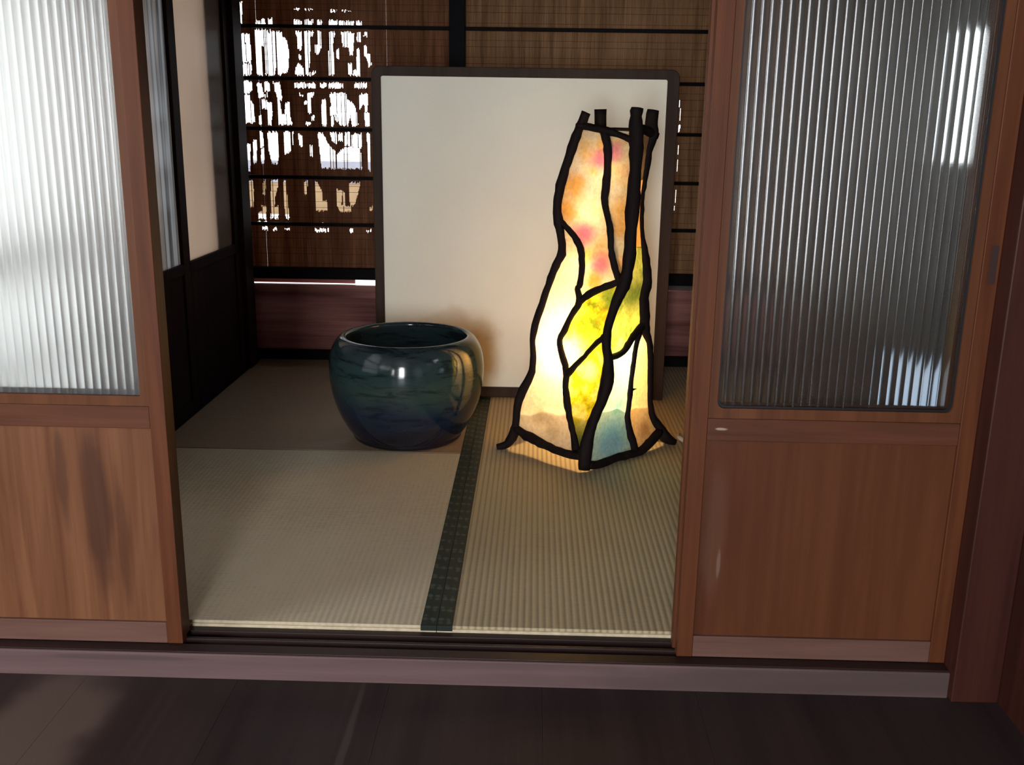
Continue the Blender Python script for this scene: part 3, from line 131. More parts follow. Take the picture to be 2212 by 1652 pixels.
def frosted(name, stops, scale, trans=0.8, gloss=0.15, rough=0.25, seed=0.0):
    """frosted pane: light scatters through it"""
    m, nt, out = newmat(name)
    n = N(nt, 'ShaderNodeTexNoise', Scale=1.0, Detail=2.0); L(nt, coords(nt, scale, loc=(seed, seed, seed)), n.inputs['Vector'])
    r = ramp(nt, stops); L(nt, n.outputs['Fac'], r.inputs['Fac'])
    t = N(nt, 'ShaderNodeBsdfTranslucent'); L(nt, r.outputs['Color'], t.inputs['Color'])
    d = N(nt, 'ShaderNodeBsdfDiffuse'); L(nt, r.outputs['Color'], d.inputs['Color'])
    g = N(nt, 'ShaderNodeBsdfGlossy', Roughness=rough); g.inputs['Color'].default_value = (0.8, 0.85, 0.9, 1)
    m1 = N(nt, 'ShaderNodeMixShader'); m1.inputs[0].default_value = trans; L(nt, d.outputs[0], m1.inputs[1]); L(nt, t.outputs[0], m1.inputs[2])
    m2 = N(nt, 'ShaderNodeMixShader'); m2.inputs[0].default_value = gloss; L(nt, m1.outputs[0], m2.inputs[1]); L(nt, g.outputs[0], m2.inputs[2])
    L(nt, m2.outputs[0], out.inputs['Surface']); return m

def paper(name, stops, nscale=9.0, blots=(), trans=0.72, seed=0.0, fibre=0.25):
    """dyed hand-made paper: cloudy colour, fibres, soft blots of dye at given places (object space)"""
    m, nt, out = newmat(name)
    v = coords(nt, loc=(seed, seed*.6, seed*1.3))
    n = N(nt, 'ShaderNodeTexNoise', Scale=nscale, Detail=5.0, Roughness=0.6, Distortion=0.3); L(nt, v, n.inputs['Vector'])
    r = ramp(nt, stops); L(nt, n.outputs['Fac'], r.inputs['Fac']); col = r.outputs['Color']
    for (c, rad, bc, strength) in blots:
        tc = N(nt, 'ShaderNodeTexCoord')
        n3 = N(nt, 'ShaderNodeTexNoise', Scale=14.0, Detail=3.0); L(nt, tc.outputs['Object'], n3.inputs['Vector'])
        vm = N(nt, 'ShaderNodeVectorMath', operation='MULTIPLY_ADD'); L(nt, n3.outputs['Color'], vm.inputs[0]); vm.inputs[1].default_value = (0.05, 0.05, 0.05); L(nt, tc.outputs['Object'], vm.inputs[2])
        ds = N(nt, 'ShaderNodeVectorMath', operation='DISTANCE'); L(nt, vm.outputs['Vector'], ds.inputs[0]); ds.inputs[1].default_value = tuple(q+0.025 for q in c)
        mr = N(nt, 'ShaderNodeMapRange', interpolation_type='SMOOTHSTEP'); mr.inputs['From Min'].default_value = rad; mr.inputs['From Max'].default_value = rad*0.15
        mr.inputs['To Min'].default_value = 0.0; mr.inputs['To Max'].default_value = strength
        L(nt, ds.outputs['Value'], mr.inputs['Value']); col = mixc(nt, mr.outputs['Result'], col, bc)
    f = N(nt, 'ShaderNodeTexNoise', Scale=70.0, Detail=4.0, Roughness=0.7); L(nt, v, f.inputs['Vector'])
    fr = ramp(nt, [(0.3, (1-fibre,)*3), (0.62, (1, 1, 1))]); L(nt, f.outputs['Fac'], fr.inputs['Fac'])
    col = mixc(nt, 1.0, col, fr.outputs['Color'], 'MULTIPLY')
    t = N(nt, 'ShaderNodeBsdfTranslucent'); d = N(nt, 'ShaderNodeBsdfDiffuse'); L(nt, col, t.inputs['Color']); L(nt, col, d.inputs['Color'])
    mx = N(nt, 'ShaderNodeMixShader'); mx.inputs[0].default_value = trans; L(nt, d.outputs[0], mx.inputs[1]); L(nt, t.outputs[0], mx.inputs[2])
    L(nt, mx.outputs[0], out.inputs['Surface']); return m

def tatami_mat(name, base, dark, axis='x', period=0.0175, contrast=0.5, seed=0.0):
    m, nt, out = newmat(name)
    tc = N(nt, 'ShaderNodeTexCoord'); sp = N(nt, 'ShaderNodeSeparateXYZ'); L(nt, tc.outputs['Object'], sp.inputs[0])
    c = sp.outputs['X' if axis == 'x' else 'Y']
    w = math_node(nt, 'SINE', math_node(nt, 'MULTIPLY', c, 2*PI/period))
    w01 = math_node(nt, 'MULTIPLY_ADD', w, 0.5, 0.5)
    n = N(nt, 'ShaderNodeTexNoise', Scale=1.0, Detail=4.0); sc = (14, 220, 14) if axis == 'x' else (220, 14, 14)
    L(nt, coords(nt, (30, 260, 30) if axis == 'x' else (260, 30, 30), loc=(seed,)*3), n.inputs['Vector'])
    n2 = N(nt, 'ShaderNodeTexNoise', Scale=2.2, Detail=3.0); L(nt, coords(nt, loc=(seed, 1, 2)), n2.inputs['Vector'])
    g = math_node(nt, 'MULTIPLY', math_node(nt, 'POWER', w01, 0.6), contrast)
    f = math_node(nt, 'ADD', math_node(nt, 'ADD', g, math_node(nt, 'MULTIPLY', n.outputs['Fac'], 0.35)), math_node(nt, 'MULTIPLY', n2.outputs['Fac'], 0.30))
    r = ramp(nt, [(0.18, dark), (0.32+contrast*0.8, base)]); L(nt, f, r.inputs['Fac'])
    b = N(nt, 'ShaderNodeBsdfPrincipled', Roughness=0.6); b.inputs['Specular IOR Level'].default_value = 0.25
    L(nt, r.outputs['Color'], b.inputs['Base Color'])
    bp = N(nt, 'ShaderNodeBump', Strength=0.35, Distance=0.002); L(nt, w01, bp.inputs['Height']); L(nt, bp.outputs['Normal'], b.inputs['Normal'])
    L(nt, b.outputs[0], out.inputs['Surface']); return m

def border_mat(name):
    """dark green brocade border with pale leaf motifs in two columns"""
    m, nt, out = newmat(name)
    tc = N(nt, 'ShaderNodeTexCoord'); sp = N(nt, 'ShaderNodeSeparateXYZ'); L(nt, tc.outputs['Object'], sp.inputs[0])
    n = N(nt, 'ShaderNodeTexNoise', Scale=60.0, Detail=3.0); L(nt, tc.outputs['Object'], n.inputs['Vector'])
    sx = math_node(nt, 'SINE', math_node(nt, 'MULTIPLY', sp.outputs['X'], 2*PI/0.0385))
    sy = math_node(nt, 'SINE', math_node(nt, 'ADD', math_node(nt, 'MULTIPLY', sp.outputs['Y'], 2*PI/0.06), math_node(nt, 'MULTIPLY', sp.outputs['X'], 40.0)))
    sy2 = math_node(nt, 'SINE', math_node(nt, 'MULTIPLY', sp.outputs['Y'], 2*PI/0.021))
    f = math_node(nt, 'ADD', math_node(nt, 'MULTIPLY', math_node(nt, 'ABSOLUTE', sx), 0.45), math_node(nt, 'ADD', math_node(nt, 'MULTIPLY', sy, 0.30), math_node(nt, 'MULTIPLY', sy2, 0.14)))
    f = math_node(nt, 'ADD', f, math_node(nt, 'MULTIPLY', math_node(nt, 'SUBTRACT', n.outputs['Fac'], 0.5), 0.9))
    r = ramp(nt, [(0.42, (0.009, 0.018, 0.014)), (0.72, (0.055, 0.075, 0.064))]); L(nt, f, r.inputs['Fac'])
    b = N(nt, 'ShaderNodeBsdfPrincipled', Roughness=0.55); L(nt, r.outputs['Color'], b.inputs['Base Color']); b.inputs['Specular IOR Level'].default_value = 0.3
    L(nt, b.outputs[0], out.inputs['Surface']); return m

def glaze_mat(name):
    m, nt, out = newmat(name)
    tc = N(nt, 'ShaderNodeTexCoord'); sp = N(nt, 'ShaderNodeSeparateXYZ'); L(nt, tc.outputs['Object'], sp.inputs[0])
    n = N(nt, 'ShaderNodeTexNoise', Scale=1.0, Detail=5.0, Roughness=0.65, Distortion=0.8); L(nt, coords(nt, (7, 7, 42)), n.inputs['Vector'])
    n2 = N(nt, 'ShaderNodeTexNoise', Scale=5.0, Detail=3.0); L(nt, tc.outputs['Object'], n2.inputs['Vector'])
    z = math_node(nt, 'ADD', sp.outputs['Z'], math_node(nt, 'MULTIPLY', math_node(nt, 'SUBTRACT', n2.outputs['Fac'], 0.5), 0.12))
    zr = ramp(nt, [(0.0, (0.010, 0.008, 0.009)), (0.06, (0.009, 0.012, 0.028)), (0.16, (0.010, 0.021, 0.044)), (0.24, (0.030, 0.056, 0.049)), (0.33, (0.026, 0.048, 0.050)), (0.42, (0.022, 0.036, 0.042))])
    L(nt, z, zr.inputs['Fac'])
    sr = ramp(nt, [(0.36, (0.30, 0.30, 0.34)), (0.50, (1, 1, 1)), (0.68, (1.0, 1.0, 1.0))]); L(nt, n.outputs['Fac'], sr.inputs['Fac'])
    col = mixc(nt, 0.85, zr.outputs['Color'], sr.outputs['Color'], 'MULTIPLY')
    b = N(nt, 'ShaderNodeBsdfPrincipled', Roughness=0.10); L(nt, col, b.inputs['Base Color']); b.inputs['Specular IOR Level'].default_value = 0.55
    bp = N(nt, 'ShaderNodeBump', Strength=0.18, Distance=0.002); L(nt, n.outputs['Fac'], bp.inputs['Height']); L(nt, bp.outputs['Normal'], b.inputs['Normal'])
    L(nt, b.outputs[0], out.inputs['Surface']); return m

def reed_mat(name, a, bcol, trans=0.35):
    m, nt, out = newmat(name)
    n = N(nt, 'ShaderNodeTexNoise', Scale=1.0, Detail=3.0, Roughness=0.7); L(nt, coords(nt, (150, 150, 5)), n.inputs['Vector'])
    n2 = N(nt, 'ShaderNodeTexNoise', Scale=1.0, Detail=2.0); L(nt, coords(nt, (28, 28, 2.2)), n2.inputs['Vector'])
    f = math_node(nt, 'ADD', math_node(nt, 'MULTIPLY', n.outputs['Fac'], 0.5), math_node(nt, 'MULTIPLY', n2.outputs['Fac'], 0.5))
    r = ramp(nt, [(0.36, a), (0.62, bcol)]); L(nt, f, r.inputs['Fac'])
    t = N(nt, 'ShaderNodeBsdfTranslucent'); d = N(nt, 'ShaderNodeBsdfDiffuse'); L(nt, r.outputs['Color'], t.inputs['Color']); L(nt, r.outputs['Color'], d.inputs['Color'])
    mx = N(nt, 'ShaderNodeMixShader'); mx.inputs[0].default_value = trans; L(nt, d.outputs[0], mx.inputs[1]); L(nt, t.outputs[0], mx.inputs[2])
    L(nt, mx.outputs[0], out.inputs['Surface']); return m

# ---------------------------------------------------------------- geometry helpers
class MB:
    """collects shapes in world metres, links them as ONE mesh object"""
    def __init__(s): s.v = []; s.f = []; s.sm = []
    def box(s, x0, x1, y0, y1, z0, z1):
        b = len(s.v)
        s.v += [(x, y, z) for z in (z0, z1) for y in (y0, y1) for x in (x0, x1)]
        for q in ((0, 2, 3, 1), (4, 5, 7, 6), (0, 1, 5, 4), (2, 6, 7, 3), (0, 4, 6, 2), (1, 3, 7, 5)):
            s.f.append([b+i for i in q]); s.sm.append(False)
        return s
    def tube(s, pts, seg=10, wob=0.0, caps=True):
        """pts = [(x,y,z,r)]"""
        P = [Vector(p[:3]) for p in pts]; b = len(s.v); n = len(P); up = None
        for i, p in enumerate(P):
            t = (P[min(i+1, n-1)]-P[max(i-1, 0)]).normalized()
            if up is None: up = Vector((0, 1, 0)) if abs(t.y) < 0.9 else Vector((1, 0, 0))
            u = (up - t*up.dot(t)).normalized(); w = t.cross(u); up = u
            for k in range(seg):
                a = 2*PI*k/seg; r = pts[i][3]*(1+random.uniform(-wob, wob))
                q = p+u*(math.cos(a)*r)+w*(math.sin(a)*r); s.v.append(tuple(q))
        for i in range(n-1):
            for k in range(seg):
                s.f.append([b+i*seg+k, b+i*seg+(k+1) % seg, b+(i+1)*seg+(k+1) % seg, b+(i+1)*seg+k]); s.sm.append(True)
        if caps:
            s.f.append([b+k for k in range(seg)][::-1]); s.sm.append(False)
            s.f.append([b+(n-1)*seg+k for k in range(seg)]); s.sm.append(False)
        return s
    def lathe(s, prof, cx, cy, seg=96):
        b = len(s.v); n = len(prof)
        for r, z in prof:
            for k in range(seg):
                a = 2*PI*k/seg; s.v.append((cx+r*math.cos(a), cy+r*math.sin(a), z))
        for i in range(n-1):
            for k in range(seg):
                s.f.append([b+i*seg+k, b+i*seg+(k+1) % seg, b+(i+1)*seg+(k+1) % seg, b+(i+1)*seg+k]); s.sm.append(True)
        s.f.append([b+k for k in range(seg)][::-1]); s.sm.append(False)
        s.f.append([b+(n-1)*seg+k for k in range(seg)]); s.sm.append(False)
        return s
    def grid(s, rows, smooth=True):
        b = len(s.v); w = len(rows[0])
        for r in rows: s.v += [tuple(p) for p in r]
        for i in range(len(rows)-1):
            for k in range(w-1):
                s.f.append([b+i*w+k, b+i*w+k+1, b+(i+1)*w+k+1, b+(i+1)*w+k]); s.sm.append(smooth)
        return s
    def ring(s, x0, x1, z0, z1, ix0, ix1, iz0, iz1, rad, y0, y1, seg=6, rtop=None):
        """flat frame with a rounded rectangular hole"""
        inner = []; outer = []
        rt = rad if rtop is None else rtop
        for (cx, cz, a0, ox, oz, rr) in ((ix1-rad, iz0+rad, -PI/2, x1, z0, rad), (ix1-rt, iz1-rt, 0, x1, z1, rt), (ix0+rt, iz1-rt, PI/2, x0, z1, rt), (ix0+rad, iz0+rad, PI, x0, z0, rad)):
            for k in range(seg+1):
                a = a0+PI/2*k/seg; inner.append((cx+rr*math.cos(a), cz+rr*math.sin(a))); outer.append((ox, oz))
        n = len(inner); b = len(s.v)
        for y in (y0, y1):
            s.v += [(x, y, z) for x, z in inner]; s.v += [(x, y, z) for x, z in outer]
        for k in range(n):
            j = (k+1) % n
            same = outer[k] == outer[j]
            for side in (0, 1):
                o = b+side*2*n
                q = [o+k, o+j, o+n+j] if same else [o+k, o+j, o+n+j, o+n+k]
                s.f.append(q if side else q[::-1]); s.sm.append(False)
            s.f.append([b+k, b+j, b+2*n+j, b+2*n+k]); s.sm.append(False)
            if not same:
                s.f.append([b+n+j, b+n+k, b+3*n+k, b+3*n+j]); s.sm.append(False)
        return s
    def build(s, name, mat, parent=None, bevel=0.0, origin=None, recalc=True):
        o0 = Vector(origin) if origin is not None else (parent.matrix_world_loc if False else (Vector(parent['_o']) if parent is not None and '_o' in parent else Vector((0, 0, 0))))
        me = bpy.data.meshes.new(name)
        me.from_pydata([tuple(Vector(v)-o0) for v in s.v], [], s.f)
        for p, sm in zip(me.polygons, s.sm): p.use_smooth = sm
        if recalc:
            bm = bmesh.new(); bm.from_mesh(me); bmesh.ops.recalc_face_normals(bm, faces=bm.faces); bm.to_mesh(me); bm.free()
        me.materials.append(mat)
        o = bpy.data.objects.new(name, me); COL.objects.link(o)
        if parent is not None: o.parent = parent
        else: o.location = o0
        o['_o'] = tuple(o0)
        if bevel:
            md = o.modifiers.new('edge', 'BEVEL'); md.width = bevel; md.segments = 2; md.limit_method = 'ANGLE'
        return o
def thing(name, loc, label, cat, group=None, kind=None):
    o = bpy.data.objects.new(name, None); COL.objects.link(o); o.location = loc; o['_o'] = tuple(loc); o.empty_display_size = 0.05
    tag(o, label, cat, group, kind); return o
def tag(o, label=None, cat=None, group=None, kind=None):
    if label: o['label'] = label
    if cat: o['category'] = cat
    if group: o['group'] = group
    if kind: o['kind'] = kind
    return o
def bx(*a): return MB().box(*a)

# ---------------------------------------------------------------- palette
M_door = wood('door_cedar', (0.066, 0.01805, 0.006375), (0.1232, 0.038, 0.0136), 'z', rough=0.5, fine=90, streak=22)
M_rail = wood('door_cedar_rail', (0.063, 0.01995, 0.0095), (0.1208, 0.0418, 0.0209), 'x', rough=0.5, fine=90, streak=22)
M_railb = wood('door_bottom_rail', (0.095, 0.045, 0.032), (0.160, 0.085, 0.065), 'x', rough=0.55, fine=90, streak=22, seed=7)
M_railspot = wood('door_rail_flecked', (0.063, 0.020, 0.0095), (0.12, 0.042, 0.021), 'x', rough=0.5, fine=90, streak=22,
    stains_and_light=[((-0.248, -0.01, 0.565), (0.016, 0.2, 0.004), (0.40, 0.30, 0.25), 0.8, 30)])
M_panelL = wood('door_panel_left', (0.1043, 0.03722, 0.01601), (0.1903, 0.08044, 0.03735), 'z', rough=0.5, streak=14, contrast=1.5, seed=3,
    stains_and_light=[((0.1375, -0.005, 0.34), (0.040, 0.2, 0.26), (0.048, 0.018, 0.011), 0.75, 5), ((0.06, -0.005, 0.42), (0.02, 0.2, 0.16), (0.048, 0.018, 0.011), 0.6, 6), ((0.19, -0.005, 0.27), (0.018, 0.2, 0.2), (0.055, 0.02, 0.012), 0.5, 6)])
M_panelR = wood('door_panel_right', (0.07372, 0.0215, 0.008), (0.1212, 0.03956, 0.015), 'z', rough=0.5, streak=12, contrast=1.0, seed=11,
    stains_and_light=[((-0.231, -0.005, 0.235), (0.006, 0.2, 0.048), (0.22, 0.14, 0.11), 0.7, 16), ((-0.245, -0.005, 0.30), (0.035, 0.2, 0.22), (0.12, 0.058, 0.036), 0.4, 5)])
M_bead = wood('door_bead', (0.07875, 0.02565, 0.0099), (0.1313, 0.0475, 0.0198), 'z', rough=0.45, fine=90, streak=22, seed=5)
M_dark = wood('black_lacquer_wood', (0.004, 0.003, 0.003), (0.010, 0.007, 0.007), 'x', rough=0.6, streak=10, spec=0.06)
M_darkz = wood('black_post_wood', (0.004, 0.0035, 0.005), (0.009, 0.007, 0.009), 'z', rough=0.6, streak=10, spec=0.06)
M_deep = wood('dark_redwood', (0.009, 0.004, 0.0035), (0.020, 0.009, 0.008), 'z', rough=0.7, streak=9, spec=0.06)
M_plank = wood('red_brown_plank', (0.143, 0.048, 0.042), (0.44, 0.192, 0.165), 'x', rough=0.28, streak=8, contrast=1.4, seed=2)
M_sill = wood('sill_nosing', (0.0897, 0.054, 0.0536), (0.156, 0.0972, 0.0976), 'x', rough=0.55, fine=60, streak=14, seed=4,
    stains_and_light=[((-0.95, 2.06, -0.03), (0.22, 0.3, 0.010), (0.075, 0.050, 0.048), 0.7, 4), ((0.75, 2.06, -0.05), (0.7, 0.3, 0.05), (0.070, 0.050, 0.047), 0.75, 4)])  # the wide darker right end is shade put into the colour
M_track = wood('sill_track', (0.020, 0.011, 0.011), (0.042, 0.022, 0.021), 'x', rough=0.42, fine=60, streak=14)
M_post = wood('right_post_wood', (0.02856, 0.00728, 0.00504), (0.0612, 0.01768, 0.01224), 'z', rough=0.5, fine=80, streak=16, seed=8)
M_floor = wood('front_floor_boards', (0.02312, 0.01496, 0.0154), (0.04488, 0.0306, 0.0308), 'y', rough=0.5, fine=50, streak=6, contrast=1.1, seed=6,
    stains_and_light=[((-1.05, 1.85, -0.08), (0.17, 0.35, 0.4), (0.125, 0.092, 0.078), 0.85, 6), ((-0.38, 1.7, -0.08), (0.012, 0.5, 0.4), (0.10, 0.075, 0.072), 0.4, 5), ((-0.55, 1.9, -0.08), (0.10, 0.18, 0.4), (0.030, 0.022, 0.022), 0.5, 7)])  # the pale left patch is light from the left, put into the colour
M_plaster = plain('grey_plaster', (0.085, 0.085, 0.080), 0.9, 0.1, noise=0.15)
M_ceil = wood('ceiling_boards', (0.10, 0.055, 0.035), (0.16, 0.09, 0.06), 'x', rough=0.6)
M_fwall = plain('earth_plaster', (0.34, 0.27, 0.20), 0.9, 0.1, noise=0.1)
M_screenframe = wood('screen_frame', (0.022, 0.013, 0.010), (0.048, 0.031, 0.024), 'z', rough=0.55, spec=0.12, streak=14, seed=9)
M_twig = wood('black_branch', (0.006, 0.004, 0.004), (0.017, 0.010, 0.009), 'z', spec=0.1, rough=0.7, fine=60, streak=30, bump=0.5)
M_pull = plain('pull_recess', (0.03, 0.012, 0.010), 0.5)
M_gasket = plain('black_glazing_strip', (0.008, 0.008, 0.010), 0.4)
M_glass = glass_mat('reeded_glass', (0.90, 0.92, 0.92), rough=0.15, ior=1.42)
M_glassL = glass_mat('frosted_reeded_glass', (0.97, 0.98, 0.98), rough=0.34)
M_glass2 = glass_mat('plain_glass', rough=0.0)
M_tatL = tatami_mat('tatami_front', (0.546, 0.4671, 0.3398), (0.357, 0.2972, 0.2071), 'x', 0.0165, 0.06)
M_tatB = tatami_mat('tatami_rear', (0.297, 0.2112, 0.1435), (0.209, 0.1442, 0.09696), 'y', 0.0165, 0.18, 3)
M_tatR = tatami_mat('tatami_right', (0.4472, 0.3698, 0.234), (0.2064, 0.1634, 0.1014), 'x', 0.0172, 0.5, 5)
M_edge = plain('straw_edge', (0.55, 0.47, 0.33), 0.7, 0.2, noise=0.15, nscale=60)
M_heri = border_mat('green_brocade')
M_reed = reed_mat('reeds', (0.1522, 0.0667, 0.0348), (0.3045, 0.1624, 0.0957), 0.45)
M_reed2 = reed_mat('reeds_dense', (0.216, 0.126, 0.066), (0.3915, 0.2556, 0.1527), 0.45)
M_thread = plain('blind_thread', (0.05, 0.03, 0.02), 0.8)
M_glaze = glaze_mat('sea_green_glaze')

# ---------------------------------------------------------------- camera
yaw, pit, rol = -0.0201679, 0.2556858, 0.0151996
f = Vector((math.sin(yaw)*math.cos(pit), math.cos(yaw)*math.cos(pit), -math.sin(pit)))
r0 = Vector((math.cos(yaw), -math.sin(yaw), 0)); u0 = r0.cross(f)
r = r0*math.cos(rol)+u0*math.sin(rol); u = u0*math.cos(rol)-r0*math.sin(rol)
cam = bpy.data.cameras.new('camera'); cam.sensor_width = 36.0; cam.lens = 2119.74*36.0/2212.0; cam.clip_start = 0.02
co = bpy.data.objects.new('camera', cam); COL.objects.link(co)
co.matrix_world = Matrix(((r.x, u.x, -f.x, 0), (r.y, u.y, -f.y, 0), (r.z, u.z, -f.z, 1.2), (0, 0, 0, 1)))
SC.camera = co

# ---------------------------------------------------------------- room shell
def struct(mb, name, mat, label, cat, bevel=0.0, parent=None):
    o = mb.build(name, mat, parent, bevel)
    if parent is None: tag(o, label, cat, kind='structure')
    return o
FZ = -0.08
fl = MB()
xs = -3.2
while xs < 1.15:                                   # floor boards run away from the camera
    x1 = min(xs+0.36, 1.2); fl.box(xs+0.0002, x1-0.0002, -2.75, 2.062, FZ-0.03, FZ); xs = x1
struct(fl, 'floor', M_floor, 'dark worn floorboards in front of the sill', 'floor', 0.0003)
struct(bx(-3.3, 1.3, -2.8, 2.3, FZ-0.12, FZ-0.032), 'floor_base', M_dark, 'dark ground under the floorboards', 'floor')
struct(bx(-1.62, 1.2, 2.13, 5.10, -0.20, -0.055), 'floor_back', M_dark, 'subfloor below the straw mats', 'floor')
struct(bx(-3.3, 1.3, -2.9, 5.4, 2.45, 2.50), 'ceiling', M_ceil, 'wooden ceiling above both rooms', 'ceiling')
# sill: pale nosing with grooved dark track behind
sl = bx(-1.60, 0.989, 2.060, 2.068, FZ-0.03, -0.016)
struct(sl, 'trim_1', M_sill, 'pale worn wooden sill step along the floorboards', 'sill', 0.003)
tk = bx(-1.60, 0.989, 2.0682, 2.189, -0.09, -0.030)
for (a, b) in ((2.0682, 2.1035), (2.1275, 2.1385), (2.1665, 2.1885)): tk.box(-1.60, 0.989, a, b, -0.030, -0.0145)
struct(tk, 'trim_2', M_track, 'dark grooved sliding track under the doors', 'track', 0.001)
struct(bx(0.989, 1.098, 2.042, 2.20, FZ, 2.45), 'trim_3', M_post, 'brown wooden post at the right end of the doors', 'post', 0.003)
struct(bx(-1.60, -1.455, 2.05, 2.20, FZ, 2.45), 'trim_4', M_post, 'brown wooden post at the left end of the doors', 'post', 0.003)
struct(bx(-1.455, 0.989, 2.07, 2.20, 1.79, 1.93), 'trim_5', M_rail, 'wooden head beam above the sliding doors', 'beam', 0.003)
struct(bx(-1.455, 0.989, 2.11, 2.16, 1.93, 2.45), 'wall_above_doors', M_fwall, 'plaster wall above the sliding doors', 'wall')
# front room walls (behind and beside the camera), with window openings to the daylight
struct(bx(1.098, 1.16, -2.8, 2.06, FZ, 2.45), 'wall_right_front', M_post, 'brown wooden wall at the right of the floorboards', 'wall')
struct(bx(-3.3, -1.60, 2.07, 2.18, FZ, 2.45), 'wall_left_front', M_fwall, 'plaster wall left of the sliding doors', 'wall')
wl = MB()
wl.box(-3.26, -3.2, -2.8, -0.2, FZ, 2.45).box(-3.26, -3.2, 1.1, 2.07, FZ, 2.45).box(-3.26, -3.2, -0.2, 1.1, FZ, 0.65).box(-3.26, -3.2, -0.2, 1.1, 1.85, 2.45)
struct(wl, 'wall_left_side', M_fwall, 'plaster side wall of the front room', 'wall')
wb = MB()
W = [(-2.55, -1.75, 0.65, 1.75), (-0.88, -0.12, 0.18, 2.12)]
wb.box(-3.3, W[0][0], -2.8, -2.72, FZ, 2.45).box(W[0][1], W[1][0], -2.8, -2.72, FZ, 2.45).box(W[1][1], 1.2, -2.8, -2.72, FZ, 2.45)
for (a, b, c, d) in W: wb.box(a, b, -2.8, -2.72, FZ, c).box(a, b, -2.8, -2.72, d, 2.45)
struct(wb, 'wall_behind_camera', M_fwall, 'plaster wall with two window openings behind the viewer', 'wall')
# back room right wall: plaster above, boards below, two openings
wr = MB()
YW = (2.27, 2.63)
wr.box(1.05, 1.10, 2.20, YW[0], 1.12, 2.45).box(1.05, 1.10, YW[1], 5.12, 1.12, 2.45).box(1.05, 1.10, YW[0], YW[1], 1.12, 1.13).box(1.05, 1.10, YW[0], YW[1], 1.44, 2.45)
struct(wr, 'wall_right', M_plaster, 'grey plaster right wall of the mat room', 'wall')
wr2 = MB()
wr2.box(1.05, 1.10, 2.20, 2.44, -0.05, 0.62).box(1.05, 1.10, 2.74, 5.12, -0.05, 0.62).box(1.05, 1.10, 2.44, 2.74, -0.05, 0.36).box(1.05, 1.10, 2.44, 2.74, 0.61, 0.62)
struct(bx(1.05, 1.10, 2.20, 5.12, 0.62, 1.12), 'wall_right_band', plain('dark_plaster', (0.062, 0.061, 0.058), 0.9, 0.1, noise=0.2), 'darker plaster band along the right wall of the mat room', 'wall')
struct(wr2, 'wall_right_low', plain('brown_dado', (0.042, 0.032, 0.029), 0.8, 0.1, noise=0.2), 'dark boarded lower right wall of the mat room', 'wall')
M_pane_low = frosted('window_frost_blue', [(0.3, (0.50, 0.56, 0.64)), (0.7, (0.60, 0.66, 0.72))], (3, 3, 3), 0.85)
struct(bx(1.07, 1.075, 2.44, 2.74, 0.36, 0.61), 'window_1', M_pane_low, 'small frosted low window seen through the right door', 'window')

# ---------------------------------------------------------------- back wall with lattice
bk = MB()
bk.box(-1.62, 1.05, 5.03, 5.06, 0.045, 0.388)
struct(bk, 'wall_back', M_plank, 'glossy red brown board under the back window', 'wall', 0.002)
struct(bx(-1.62, 1.05, 4.985, 5.06, -0.05, 0.045), 'baseboard_back', M_dark, 'black base rail along the back wall', 'baseboard', 0.002)
struct(bx(-1.62, 1.05, 5.0, 5.12, 2.02, 2.45), 'wall_back_top', M_fwall, 'plaster wall above the back window', 'wall')
wn = bpy.data.objects.new('window_2', None); COL.objects.link(wn); wn.location = (0, 5.02, 0.42); wn['_o'] = (0, 5.02, 0.42)
tag(wn, 'black lattice of horizontal bars over the back window', 'window', kind='structure')
bx(-1.60, 1.05, 4.995, 5.045, 0.422, 0.478).build('rail', M_dark, wn, 0.002)
bx(-1.60, 1.05, 4.995, 5.045, 1.98, 2.02).build('rail', M_dark, wn, 0.002)
for zb in (0.700, 0.934, 1.170, 1.409, 1.651, 1.89):
    bx(-1.60, 1.05, 5.005, 5.023, zb-0.0085, zb+0.0085).build('lattice_bar', M_dark, wn, 0.001)
bx(-0.428, -0.352, 4.97, 5.045, 0.478, 2.02).build('window_post', M_darkz, wn, 0.003)
bx(-1.60, -0.93, 5.075, 5.085, 0.3905, 0.46).build('outer_board', M_plank, wn)
bx(0.30, 1.05, 5.075, 5.085, 0.384, 0.46).build('outer_board', M_plaster, wn)
struct(bx(-1.64, -1.515, 4.90, 5.06, -0.05, 2.45), 'trim_6', M_deep, 'dark corner post left of the back lattice', 'post', 0.003)

struct(bx(0.985, 1.05, 5.064, 5.14, 0.39, 2.45), 'added_trim_10', M_deep, 'dark outer jamb added to block stray light at the right end of the back window', 'jamb')  # unseen strip added to close a light leak beside the blind
